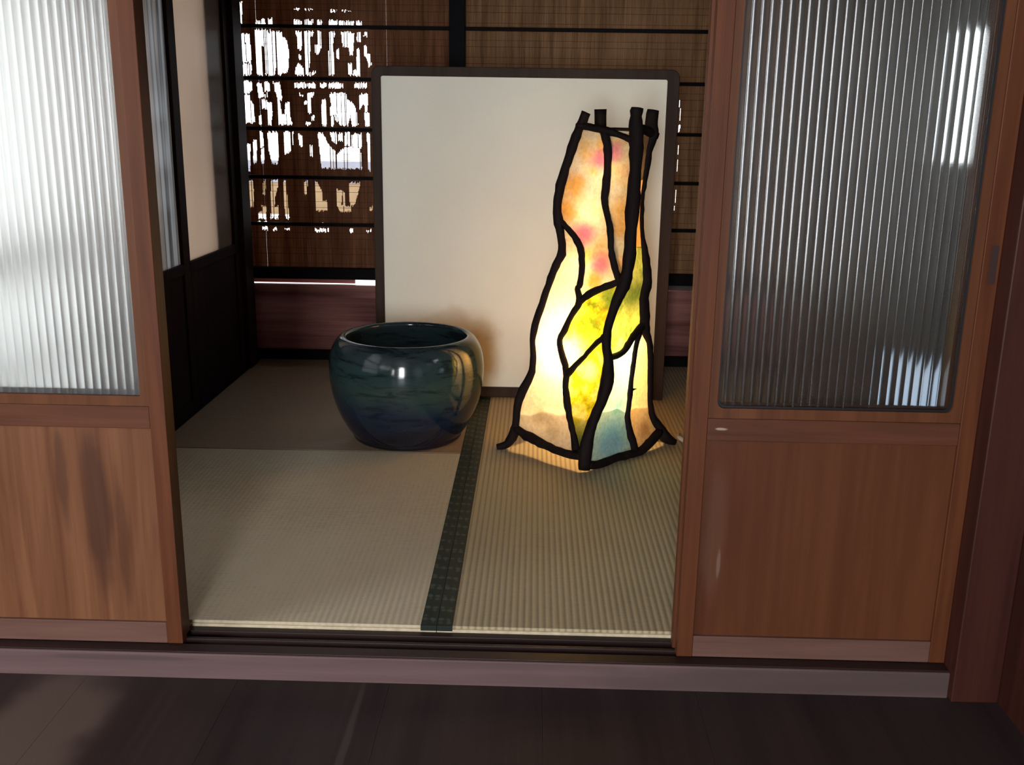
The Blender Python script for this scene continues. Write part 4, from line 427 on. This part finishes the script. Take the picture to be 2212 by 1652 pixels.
# reed blinds hung outside the lattice
def inside(px, pz, g):
    c = False; n = len(g); j = n-1
    for i in range(n):
        if (g[i][1] > pz) != (g[j][1] > pz) and px < (g[j][0]-g[i][0])*(pz-g[i][1])/(g[j][1]-g[i][1])+g[i][0]: c = not c
        j = i
    return c
def crossings(px, g):
    zs = []; n = len(g)
    for i in range(n):
        a, b = g[i], g[(i+1) % n]
        if (a[0] > px) != (b[0] > px): zs.append(a[1]+(px-a[0])*(b[1]-a[1])/(b[0]-a[0]))
    zs.sort(); return [(zs[i], zs[i+1]) for i in range(0, len(zs)-1, 2)]
def blind(x0, x1, z0, z1, name, label, mat, gaps, seed, step, y=5.055):
    rnd = random.Random(seed); mb = MB(); x = x0
    while x < x1:
        w = rnd.uniform(0.0036, 0.0046); xc = x+w/2
        cuts = sorted(c for g in gaps for c in crossings(xc, g) if rnd.random() > (0.10 if xc < 0 else 0.45))
        lo = z0; segs = []
        for a, b in cuts:
            a += rnd.uniform(-.006, .006); b += rnd.uniform(-.006, .006)
            if a > lo+0.004: segs.append((lo, a))
            lo = max(lo, b)
        segs.append((lo, z1))
        dy = rnd.uniform(-.0015, .0015); sx = rnd.uniform(-.0015, .0015)
        for a, b in segs:
            if b-a < .003: continue
            i = len(mb.v); h = w*0.50
            for zz in (a, b):
                for k in range(5):
                    an = 2*PI*k/5+.3; mb.v.append((xc+h*math.cos(an), y+dy+h*0.7*math.sin(an), zz))
            for k in range(5):
                mb.f.append([i+k, i+(k+1) % 5, i+5+(k+1) % 5, i+5+k]); mb.sm.append(True)
        x += w*step if rnd.random() > 0.012 else w*0.93
    o = thing(name, ((x0+x1)/2, y, z0), label, 'blind', 'reed blinds behind the lattice')
    mb.build('reeds', mat, o)
    th = MB(); z = z0+0.02
    while z < z1:
        th.box(x0, x1, y-0.004, y-0.003, z, z+0.0018); th.box(x0, x1, y-0.004, y-0.003, z+0.030, z+0.0315); z += 0.079
    th.build('binding_thread', M_thread, o)
    return o
blind(-1.55, -0.42, 0.445, 2.0, 'reed_blind', 'tattered reed blind with bright ragged holes left of the back post', M_reed, GAPS, 1, 0.80)
blind(-0.36, 1.047, 0.445, 2.0, 'reed_blind', 'intact dense reed blind right of the back post', M_reed2, [g for g in GAPS if g[0][0] > 0], 2, 0.80)

# outside, glimpsed through the holes
M_tan = plain('tan_render', (0.27, 0.18, 0.10), 0.9, 0.1, noise=0.1)
M_grey = plain('grey_coping', (0.24, 0.24, 0.28), 0.8, 0.2, noise=0.1)
gw = thing('garden_wall', (-4, 19, -0.5), 'tan garden wall with grey upper course outside the back window', 'wall')
bx(-10, 2, 18.9, 19.1, -0.5, 0.10).build('wall_face', M_tan, gw)
bx(-10, 2, 18.88, 19.12, 0.10, 0.50).build('coping', M_grey, gw)
struct(bx(-40, 40, 5.6, 60, -0.6, -0.5), 'floor_outside', plain('pale_gravel', (0.7, 0.69, 0.66), 0.9, 0.1, noise=0.1), 'pale sunlit ground outside the back window', 'ground')

# ---------------------------------------------------------------- left partition of glazed panels
M_pane1 = frosted('pane_streaked', [(0.34, (0.14, 0.135, 0.13)), (0.45, (0.42, 0.385, 0.36)), (0.53, (0.15, 0.15, 0.155)), (0.64, (0.42, 0.42, 0.42))], (2, 15, 0.4), 0.85, 0.12)  # streaks of reflected and transmitted light, put into the pane colour
M_pane2 = frosted('pane_beige', [(0.30, (0.52, 0.435, 0.37)), (0.70, (0.59, 0.50, 0.43))], (3, 2.5, 1.2), 0.80, 0.02)
def partition(name, y0, y1, xf, pane, label, fs, ns, kick=0.63):
    o = bpy.data.objects.new(name, None); COL.objects.link(o); o.location = (xf, (y0+y1)/2, 0); o['_o'] = (xf, (y0+y1)/2, 0)
    tag(o, label, 'sliding door', kind='structure')
    x0, x1 = xf-0.03, xf
    bx(x0, x1, y0, y0+ns, 0, 1.79).build('stile', M_deep, o, 0.002); bx(x0, x1, y1-fs, y1, 0, 1.79).build('stile', M_deep, o, 0.002)
    bx(x0, x1, y0+ns, y1-fs, kick-0.045, kick).build('rail', M_deep, o, 0.002); bx(x0, x1, y0+ns, y1-fs, 0.0, min(0.05, kick-0.045)).build('rail', M_deep, o, 0.002); bx(x0, x1, y0+ns, y1-fs, 1.735, 1.79).build('rail', M_deep, o, 0.002)
    if kick > 0.2: bx(x0+0.008, x1-0.008, y0+ns, y1-fs, 0.05, kick-0.045).build('wood_panel', M_deep, o)
    bx(x0+0.012, x0+0.016, y0+ns, y1-fs, kick, 1.735).build('glass_pane', pane, o)
    return o
M_pane0 = frosted('pane_white', [(0.30, (0.93, 0.94, 0.93)), (0.70, (0.98, 0.98, 0.97))], (2, 3, 0.8), 0.97, 0.02)
partition('door_5', 2.205, 3.63, -1.400, M_pane0, 'sliding panel with tall white frosted glass behind the left door', 0.03, 0.05, 0.38)
partition('door_7', 3.00, 4.06, -1.434, M_pane1, 'dark sliding panel with streaked white glass on the left wall', 0.075, 0.06)
partition('door_6', 4.06, 4.765, -1.434, M_pane2, 'dark sliding panel with beige frosted glass near the back corner', 0.07, 0.004)
for zz, hh in ((0.545, 0.020), (0.835, 0.038), (1.60, 0.03)): struct(bx(-1.47, -1.455, 2.205, 3.63, zz-hh, zz+hh), 'window_3_bar', M_deep, 'thin outer bar behind the tall white glass', 'bar')
struct(bx(-1.60, -1.41, 4.765, 4.90, -0.05, 2.45), 'trim_7', M_deep, 'dark wooden post at the back end of the left panels', 'post', 0.003)
struct(bx(-1.56, -1.42, 2.20, 4.765, -0.05, 0.0), 'trim_8', M_dark, 'dark lower track of the left panels', 'track')
struct(bx(-1.56, -1.42, 2.20, 4.765, 1.79, 2.45), 'wall_left', M_fwall, 'plaster wall above the left panels', 'wall')
struct(bx(-1.57, -1.472, 4.47, 4.76, -0.5, 2.45), 'trim_9', M_deep, 'outer dark post behind the beige pane', 'post')
struct(bx(-14, -1.66, 2.3, 9, -0.6, -0.5), 'floor_garden', plain('garden_gravel', (0.75, 0.74, 0.70), 0.9, 0.1, noise=0.1), 'pale ground outside the left panels', 'ground')

# ---------------------------------------------------------------- sliding doors
def reeded(x0, x1, z0, z1, y, thick, pitch, amp, flip=False):
    mb = MB(); n = max(2, round((x1-x0)/pitch)); k = 12; rows = []
    for z in (z0, (z0*2+z1)/3, (z0+2*z1)/3, z1):
        rows.append([(x0+(x1-x0)*i/(n*k), y-amp*(1-(2*((i % k)/k)-1)**2), z) for i in range(n*k+1)])
    mb.grid(rows)
    mb.grid([[(x0, y+thick, z), (x1, y+thick, z)] for z in (z1, z0)], False)
    b = len(mb.v)
    for xx in (x0, x1):
        q = len(mb.v); mb.v += [(xx, y, z0), (xx, y+thick, z0), (xx, y+thick, z1), (xx, y, z1)]; mb.f.append([q, q+1, q+2, q+3] if xx == x0 else [q+3, q+2, q+1, q]); mb.sm.append(False)
    return mb
def door(name, x0, x1, yf, label, panel_mat, reed=True, gmat=None, pull=None, gasket=False, side=None):
    o = bpy.data.objects.new(name, None); COL.objects.link(o); o.location = ((x0+x1)/2, yf+0.015, -0.012); o['_o'] = ((x0+x1)/2, yf+0.015, -0.012)
    tag(o, label, 'sliding door', kind='structure')
    z0, z1 = -0.013, 1.80; sw = 0.037; y0, y1 = yf, yf+0.030
    bx(x0, x0+sw, y0, y1, z0, z1).build('stile', M_door, o, 0.0018)
    s2 = bx(x1-sw, x1, y0, y1, z0, z1)
    st = s2.build('stile', M_door, o, 0.0018)
    if pull is not None:
        pm = MB().ring(pull-0.0105, pull+0.0105, 0.885, 0.975, pull-0.0075, pull+0.0075, 0.889, 0.971, 0.003, y0-0.0012, y0+0.001)
        fp = pm.build('finger_pull', M_door, st)
        bx(pull-0.0076, pull+0.0076, y0-0.0006, y0+0.0004, 0.888, 0.972).build('pull_recess', M_pull, fp)
    bx(x0+sw, x1-sw, y0+0.001, y1-0.001, z0, 0.041).build('rail', M_railb, o, 0.0018)
    bx(x0+sw, x1-sw, y0+0.001, y1-0.001, 0.525, 0.577).build('rail', M_railspot if gasket else M_rail, o, 0.0018)
    bx(x0+sw, x1-sw, y0+0.001, y1-0.001, 1.755, z1).build('rail', M_rail, o, 0.0018)
    bx(x0+sw-0.002, x1-sw+0.002, y0+0.009, y0+0.016, 0.035, 0.53).build('wood_panel', panel_mat, o)
    gx0, gx1 = x0+sw+0.019, x1-sw-0.019; gz0, gz1 = 0.600, 1.735
    MB().ring(x0+sw, x1-sw, 0.577, 1.755, gx0, gx1, gz0, gz1, 0.016 if gasket else 0.003, y0+0.005, y1-0.005, 6, 0.003).build('glass_bead', M_bead, o)
    if gasket:
        MB().ring(gx0-0.006, gx1+0.006, gz0-0.006, gz1+0.006, gx0+0.004, gx1-0.006, gz0+0.005, gz1-0.004, 0.016, y0+0.011, y0+0.013, 6, 0.003).build('glazing_strip', M_gasket, o)
    if gmat is not None: bx(gx0-0.004, gx1+0.004, y0+0.0190, y0+0.0200, gz0-0.004, gz0+0.012).build('glazing_strip', M_gasket, o)
    if reed: reeded(gx0-0.004, gx1+0.004, gz0-0.004, gz1+0.004, y0+0.0155, 0.003, 0.0188, 0.0017).build('glass_pane', gmat or M_glass, o, recalc=False)
    else: bx(gx0-0.004, gx1+0.004, y0+0.0145, y0+0.0175, gz0-0.004, gz1+0.004).build('glass_pane', M_glass2, o)
    return o
door('door_1', -1.453, -0.822, 2.100, 'left front sliding door with bright white ribbed glass', M_panelL, gmat=M_glassL)
door('door_2', 0.358, 0.989, 2.100, 'right front sliding door with dark ribbed glass and finger pull', M_panelR, pull=0.9745, gasket=True)
door('door_3', -1.453, -0.828, 2.138, 'left rear sliding door stacked behind the bright front door', M_panelL, reed=False)
door('door_4', 0.353, 0.984, 2.138, 'right rear sliding door stacked behind the dark front door', M_panelR, reed=False)

# ---------------------------------------------------------------- straw mats
def mat_(x0, x1, y0, y1, surf, label, borders, ribdir):
    o = thing('tatami_mat', ((x0+x1)/2, (y0+y1)/2, -0.055), label, 'tatami mat', 'straw mats on the floor')
    bx(x0, x1, y0, y1, -0.055, -0.008).build('straw_core', M_edge, o, 0.002)
    bx(x0+0.001, x1-0.001, y0+0.004, y1-0.001, -0.0085, 0.0).build('woven_cover', surf, o, 0.002)
    for (a, b) in borders:
        bx(a, b, y0-0.0006, y1, -0.012, 0.0012).build('border', M_heri, o, 0.0006)
XB = -0.222
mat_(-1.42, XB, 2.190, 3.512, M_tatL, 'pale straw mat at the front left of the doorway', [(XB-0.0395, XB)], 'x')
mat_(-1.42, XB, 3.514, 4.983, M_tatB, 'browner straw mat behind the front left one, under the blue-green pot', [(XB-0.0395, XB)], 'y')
mat_(XB+0.001, 1.045, 2.190, 4.983, M_tatR, 'ribbed straw mat at the right, under the glowing lamp', [(XB+0.001, XB+0.0395)], 'x')

# ---------------------------------------------------------------- standing screen
SY = 4.33
sc = thing('standing_screen', (-0.05, SY, 0), 'white paper standing screen in a dark rounded frame behind the lamp', 'screen')
mb = MB()
def rrect(x0, x1, z0, z1, rad, seg=6):
    p = []
    for cx, cz, a0, rr in ((x1-0.002, z0+0.002, -PI/2, 0.002), (x1-rad, z1-rad, 0, rad), (x0+rad, z1-rad, PI/2, rad), (x0+0.002, z0+0.002, PI, 0.002)):
        for k in range(seg+1):
            a = a0+PI/2*k/seg; p.append((cx+rr*math.cos(a), cz+rr*math.sin(a)))
    return p
po = rrect(-0.702, 0.598, 0.0013, 1.437, 0.035); pi_ = rrect(-0.662, 0.548, 0.047, 1.397, 0.008); n = len(po)
for yy in (SY-0.014, SY+0.022):
    mb.v += [(x, yy, z) for x, z in po]; mb.v += [(x, yy, z) for x, z in pi_]
for k in range(n):
    j = (k+1) % n
    mb.f += [[k, j, n+j, n+k], [2*n+j, 2*n+k, 3*n+k, 3*n+j], [k, 2*n+k, 2*n+j, j], [n+k, n+j, 3*n+j, 3*n+k]]; mb.sm += [False]*4
mb.build('frame', M_screenframe, sc, 0.003)
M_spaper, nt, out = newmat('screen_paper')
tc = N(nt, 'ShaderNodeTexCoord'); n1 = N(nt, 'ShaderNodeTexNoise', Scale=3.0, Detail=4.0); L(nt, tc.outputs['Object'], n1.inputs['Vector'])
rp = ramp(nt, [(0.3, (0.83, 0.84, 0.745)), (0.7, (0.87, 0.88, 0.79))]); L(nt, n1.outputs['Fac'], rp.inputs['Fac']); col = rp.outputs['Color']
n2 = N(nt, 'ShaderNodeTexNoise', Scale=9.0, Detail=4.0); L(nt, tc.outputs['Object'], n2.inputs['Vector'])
for (c, rad, bc, s) in (((-0.26, 0, 0.27), 0.13, (0.40, 0.26, 0.15), 0.75), ((-0.20, 0, 0.16), 0.10, (0.50, 0.36, 0.24), 0.5), ((-0.34, 0, 0.34), 0.10, (0.52, 0.42, 0.33), 0.45), ((-0.44, 0, 0.30), 0.10, (0.55, 0.52, 0.46), 0.4)):  # warm lamp light near the pot, painted into the paper as brown blotches
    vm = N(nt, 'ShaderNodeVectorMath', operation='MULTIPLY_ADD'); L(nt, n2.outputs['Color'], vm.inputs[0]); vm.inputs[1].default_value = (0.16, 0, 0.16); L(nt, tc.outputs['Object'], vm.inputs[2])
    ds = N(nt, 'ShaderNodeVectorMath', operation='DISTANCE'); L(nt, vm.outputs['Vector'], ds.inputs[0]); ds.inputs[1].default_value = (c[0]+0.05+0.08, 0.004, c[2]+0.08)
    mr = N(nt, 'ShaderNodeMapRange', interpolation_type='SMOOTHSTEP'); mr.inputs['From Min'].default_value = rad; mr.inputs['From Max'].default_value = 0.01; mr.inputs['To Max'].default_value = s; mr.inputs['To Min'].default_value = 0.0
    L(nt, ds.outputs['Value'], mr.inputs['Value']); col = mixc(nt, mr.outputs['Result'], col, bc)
bs = N(nt, 'ShaderNodeBsdfPrincipled', Roughness=0.7); bs.inputs['Specular IOR Level'].default_value = 0.25; L(nt, col, bs.inputs['Base Color']); L(nt, bs.outputs[0], out.inputs['Surface'])
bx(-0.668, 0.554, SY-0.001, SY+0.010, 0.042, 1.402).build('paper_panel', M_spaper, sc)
for xx in (-0.60, 0.50): bx(xx-0.02, xx+0.02, SY-0.012, SY+0.17, 0.0013, 0.03).build('foot', M_screenframe, sc, 0.003)

# ---------------------------------------------------------------- glazed pot
PX, PY_ = -0.487, 3.72
prof = [(0.190, 0.0013), (0.207, 0.004), (0.214, 0.015), (0.213, 0.022), (0.224, 0.035), (0.241, 0.060), (0.262, 0.100), (0.281, 0.150), (0.294, 0.200), (0.3005, 0.255), (0.3015, 0.295), (0.297, 0.335), (0.286, 0.372), (0.272, 0.395), (0.258, 0.409), (0.248, 0.414), (0.238, 0.413), (0.232, 0.407), (0.231, 0.398), (0.240, 0.380), (0.262, 0.345), (0.272, 0.28), (0.262, 0.18), (0.22, 0.07), (0.15, 0.03), (0.02, 0.028)]
def smooth(p, it=1):
    for _ in range(it):
        q = [p[0]]
        for a, b in zip(p[:-1], p[1:]): q += [(a[0]*.75+b[0]*.25, a[1]*.75+b[1]*.25), (a[0]*.25+b[0]*.75, a[1]*.25+b[1]*.75)]
        q.append(p[-1]); p = q
    return p
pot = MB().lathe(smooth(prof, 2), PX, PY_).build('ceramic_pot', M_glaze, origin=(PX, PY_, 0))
tag(pot, 'large glossy blue-green ceramic pot standing on the straw mats', 'pot')

# ---------------------------------------------------------------- paper lamp
LO = (0.23, 3.60, 0.0)
lamp = thing('floor_lamp', LO, 'tall glowing paper lamp of crooked black branches and coloured panels', 'lamp')
def dense(pts, m=3):
    """resample a polyline with a smooth curve"""
    P = [Vector(p) if len(p) == 3 else Vector(p[:3]).to_4d() for p in pts]
    out = []
    n = len(pts)
    for i in range(n-1):
        p0, p1, p2, p3 = pts[max(i-1, 0)], pts[i], pts[i+1], pts[min(i+2, n-1)]
        for k in range(m):
            t = k/m
            out.append(tuple(0.5*((2*p1[q])+(-p0[q]+p2[q])*t+(2*p0[q]-5*p1[q]+4*p2[q]-p3[q])*t*t+(-p0[q]+3*p1[q]-3*p2[q]+p3[q])*t**3) for q in range(4)))
    out.append(tuple(pts[-1])); return out
LAMP['rear'] = [p for p in LAMP['rear'] if p[2] > 0.03]
LAMP['rear'] = [[0.249, 3.94, 0.006, 0.013]]+sorted(LAMP['rear'], key=lambda p: p[2])
def ground(pts):
    return [[p[0], p[1], max(p[2], p[3]*0.75), p[3]*1.15*random.uniform(0.86, 1.16)] for p in pts]
for k in ('left', 'front', 'right', 'rear'):
    MB().tube(dense(ground(LAMP[k])), 12, 0.11).build('corner_branch', M_twig, lamp)
for k, pts in LAMP['B'].items():
    if k in ('thorn',): continue
    o = MB().tube(dense(ground(pts)), 10, 0.13).build('branch', M_twig, lamp)
    if k == 'b5': MB().tube(LAMP['B']['thorn'], 8, 0.0).build('thorn', M_twig, o)
def pm(name, stops, seed, ns=9.0, blots=(), fibre=0.25): return paper(name, stops, ns, [((c[0]-LO[0], c[1]-LO[1], c[2]-LO[2]), rr, bc, s) for c, rr, bc, s in blots], 0.82, seed, fibre)
PM = {
 'A': pm('paper_orange_pink', [(0.34, (0.93, 0.66, 0.25)), (0.46, (0.92, 0.86, 0.66)), (0.58, (0.90, 0.92, 0.95))], 1.0, 8, [
     ((0.139, 3.57, 1.00), 0.075, (0.92, 0.48, 0.06), 0.8), ((0.116, 3.573, 0.91), 0.075, (0.92, 0.47, 0.06), 0.85), ((0.175, 3.56, 1.12), 0.05, (0.90, 0.55, 0.12), 0.6),
     ((0.232, 3.537, 1.09), 0.062, (0.80, 0.20, 0.60), 0.85), ((0.179, 3.542, 0.83), 0.062, (0.92, 0.20, 0.55), 0.9), ((0.24, 3.493, 0.726), 0.066, (0.94, 0.22, 0.50), 0.9), ((0.22, 3.489, 0.663), 0.055, (0.95, 0.40, 0.04), 0.85), ((0.19, 3.53, 0.76), 0.035, (0.92, 0.66, 0.10), 0.6)]),
 'Bp': pm('paper_yellow_pink', [(0.34, (0.92, 0.66, 0.50)), (0.46, (0.92, 0.84, 0.60)), (0.60, (0.88, 0.92, 0.90))], 2.0, 8, [((0.275, 3.515, 1.115), 0.05, (0.75, 0.25, 0.6), 0.8), ((0.307, 3.477, 0.927), 0.06, (0.90, 0.56, 0.12), 0.75), ((0.30, 3.47, 0.86), 0.05, (0.92, 0.54, 0.14), 0.7), ((0.31, 3.46, 0.72), 0.06, (0.92, 0.50, 0.16), 0.7)]),
 'Cw': pm('paper_white', [(0.3, (0.92, 0.88, 0.78)), (0.6, (0.94, 0.94, 0.92))], 3.0, 7, [((0.033, 3.505, 0.154), 0.05, (0.50, 0.46, 0.38), 0.75), ((0.085, 3.456, 0.116), 0.06, (0.55, 0.50, 0.42), 0.6), ((0.065, 3.48, 0.15), 0.035, (0.50, 0.46, 0.38), 0.5)]),
 'Dy': pm('paper_yellow_green', [(0.38, (0.20, 0.30, 0.02)), (0.48, (0.72, 0.72, 0.03)), (0.60, (0.88, 0.86, 0.10))], 4.0, 15, [((0.268, 3.441, 0.622), 0.07, (0.20, 0.36, 0.07), 0.9), ((0.262, 3.43, 0.545), 0.045, (0.85, 0.46, 0.03), 0.75), ((0.137, 3.481, 0.392), 0.11, (0.94, 0.90, 0.60), 0.85)], 0.4),
 'Ey': pm('paper_yellow', [(0.36, (0.42, 0.46, 0.02)), (0.48, (0.82, 0.78, 0.03)), (0.62, (0.92, 0.90, 0.35))], 5.0, 13, [((0.211, 3.424, 0.355), 0.05, (0.94, 0.90, 0.55), 0.7), ((0.19, 3.368, 0.07), 0.165, (0.10, 0.19, 0.05), 0.97)], 0.35),
 'F': pm('paper_green', [(0.37, (0.14, 0.25, 0.05)), (0.5, (0.36, 0.50, 0.12)), (0.62, (0.56, 0.68, 0.22))], 6.0, 12, [((0.368, 3.542, 0.607), 0.12, (0.10, 0.17, 0.045), 0.9), ((0.36, 3.52, 0.54), 0.07, (0.30, 0.36, 0.08), 0.6)], 0.35),
 'G': pm('paper_blue', [(0.35, (0.34, 0.74, 1.0)), (0.6, (0.52, 0.88, 1.0))], 7.0, 8, [((0.297, 3.437, 0.08), 0.16, (0.12, 0.40, 0.95), 0.9), ((0.33, 3.46, 0.21), 0.06, (0.14, 0.60, 0.85), 0.7)], 0.3),
 'Hc': pm('paper_cream', [(0.35, (0.84, 0.64, 0.38)), (0.6, (0.92, 0.80, 0.56))], 8.0, 7, [((0.432, 3.587, 0.083), 0.06, (0.50, 0.30, 0.15), 0.75)]),
 'Js': pm('paper_amber', [(0.35, (0.82, 0.40, 0.12)), (0.6, (0.86, 0.52, 0.2))], 9.0),
 'Kt': pm('paper_dull', [(0.35, (0.12, 0.09, 0.07)), (0.6, (0.18, 0.14, 0.11))], 10.0),
 'RL': pm('paper_back_left', [(0.3, (0.88, 0.66, 0.38)), (0.6, (0.90, 0.78, 0.55))], 11.0),
 'RR': pm('paper_back_right', [(0.3, (0.86, 0.62, 0.34)), (0.6, (0.90, 0.76, 0.50))], 12.0)}
PLAB = {'A': 'orange, yellow and pink paper panel', 'Bp': 'narrow yellow and pink paper panel', 'Cw': 'white paper panel', 'Dy': 'yellow-green upper paper panel', 'Ey': 'yellow lower paper panel', 'F': 'green paper panel', 'G': 'light blue paper panel', 'Hc': 'cream paper panel', 'Js': 'amber paper sliver'}
for k, rows in LAMP['P'].items():
    rr = []
    for row in rows:
        rr.append([(p[0], p[1]+random.uniform(-.0012, .0012), max(p[2], 0.012)) for p in row])
    o = MB().grid(rr).build('paper_panel', PM[k], lamp, recalc=False)
    if k in PLAB: o['label'] = PLAB[k]
M_dim_lining = paper('dimming_lining', [(0.3, (0.90, 0.85, 0.74)), (0.6, (0.95, 0.91, 0.82))], 9.0, (), 0.82, 20.0)  # inner sheet added to dim the lower part of the shade
for rows in LAMP['lin']:
    for k, p in enumerate(rows[0]): p[2] += random.uniform(-0.022, 0.014)
    MB().grid([[(p[0], p[1], max(p[2], 0.03)) for p in row] for row in rows]).build('dimming_lining', M_dim_lining, lamp, recalc=False)
# cable at the lamp's right foot
M_cord = plain('cream_cable', (0.55, 0.50, 0.45), 0.5)
MB().tube(dense([(0.60, 3.80, 0.006, 0.006), (0.59, 3.74, 0.010, 0.008), (0.595, 3.70, 0.018, 0.010), (0.63, 3.68, 0.008, 0.006), (0.80, 3.66, 0.006, 0.005), (1.0, 3.70, 0.006, 0.005)]), 8).build('cable', M_cord, lamp)
for i, (loc, pw) in enumerate((((0.20, 3.60, 0.41), BULB), ((0.20, 3.60, 0.70), BULB*0.055), ((0.22, 3.60, 0.90), BULB*0.06), ((0.27, 3.60, 1.05), BULB*0.055))):  # the upper three are added fill lights that brighten the upper paper
    ld = bpy.data.lights.new('lamp_bulb_and_fill', 'POINT'); ld.energy = pw; ld.color = (1.0, 0.58, 0.21); ld.shadow_soft_size = 0.035
    lo = bpy.data.objects.new('lamp_bulb_and_fill', ld); COL.objects.link(lo); lo.parent = lamp; lo.location = (loc[0]-LO[0], loc[1]-LO[1], loc[2]-LO[2])

# ---------------------------------------------------------------- daylight
def area(name, loc, target, sx, sy, e, c):
    ld = bpy.data.lights.new(name, 'AREA'); ld.shape = 'RECTANGLE'; ld.size = sx; ld.size_y = sy; ld.energy = e; ld.color = c
    o = bpy.data.objects.new(name, ld); COL.objects.link(o); o.location = loc
    o.rotation_euler = (Vector(target)-Vector(loc)).to_track_quat('-Z', 'Y').to_euler(); return o
area('daylight_window', (-0.50, -2.70, 1.15), (-0.50, 0, 1.12), 0.75, 1.9, WIN1, (0.95, 0.97, 1.0))
area('daylight_side_window', (-2.15, -2.70, 1.20), (-2.15, 0, 1.2), 0.8, 1.1, WIN2, (1.0, 0.95, 0.87))
area('daylight_left_window', (-3.19, 0.45, 1.25), (0, 0.8, 0.9), 1.3, 1.2, WIN3, (0.97, 0.98, 1.0))
w = bpy.data.worlds.new('sky'); SC.world = w; w.use_nodes = True
bg = w.node_tree.nodes['Background']; bg.inputs['Color'].default_value = (0.92, 0.96, 1.0, 1); bg.inputs['Strength'].default_value = SKY
SC.cycles.max_bounces = 12; SC.cycles.transmission_bounces = 12; SC.cycles.sample_clamp_indirect = 6.0
SC.cycles.use_denoising = True
vs = SC.view_settings; vs.view_transform = 'Standard'; vs.look = 'None'; vs.gamma = 1.0; vs.exposure = 0.0; vs.use_curve_mapping = False
for o in SC.objects:
    if '_o' in o: del o['_o']
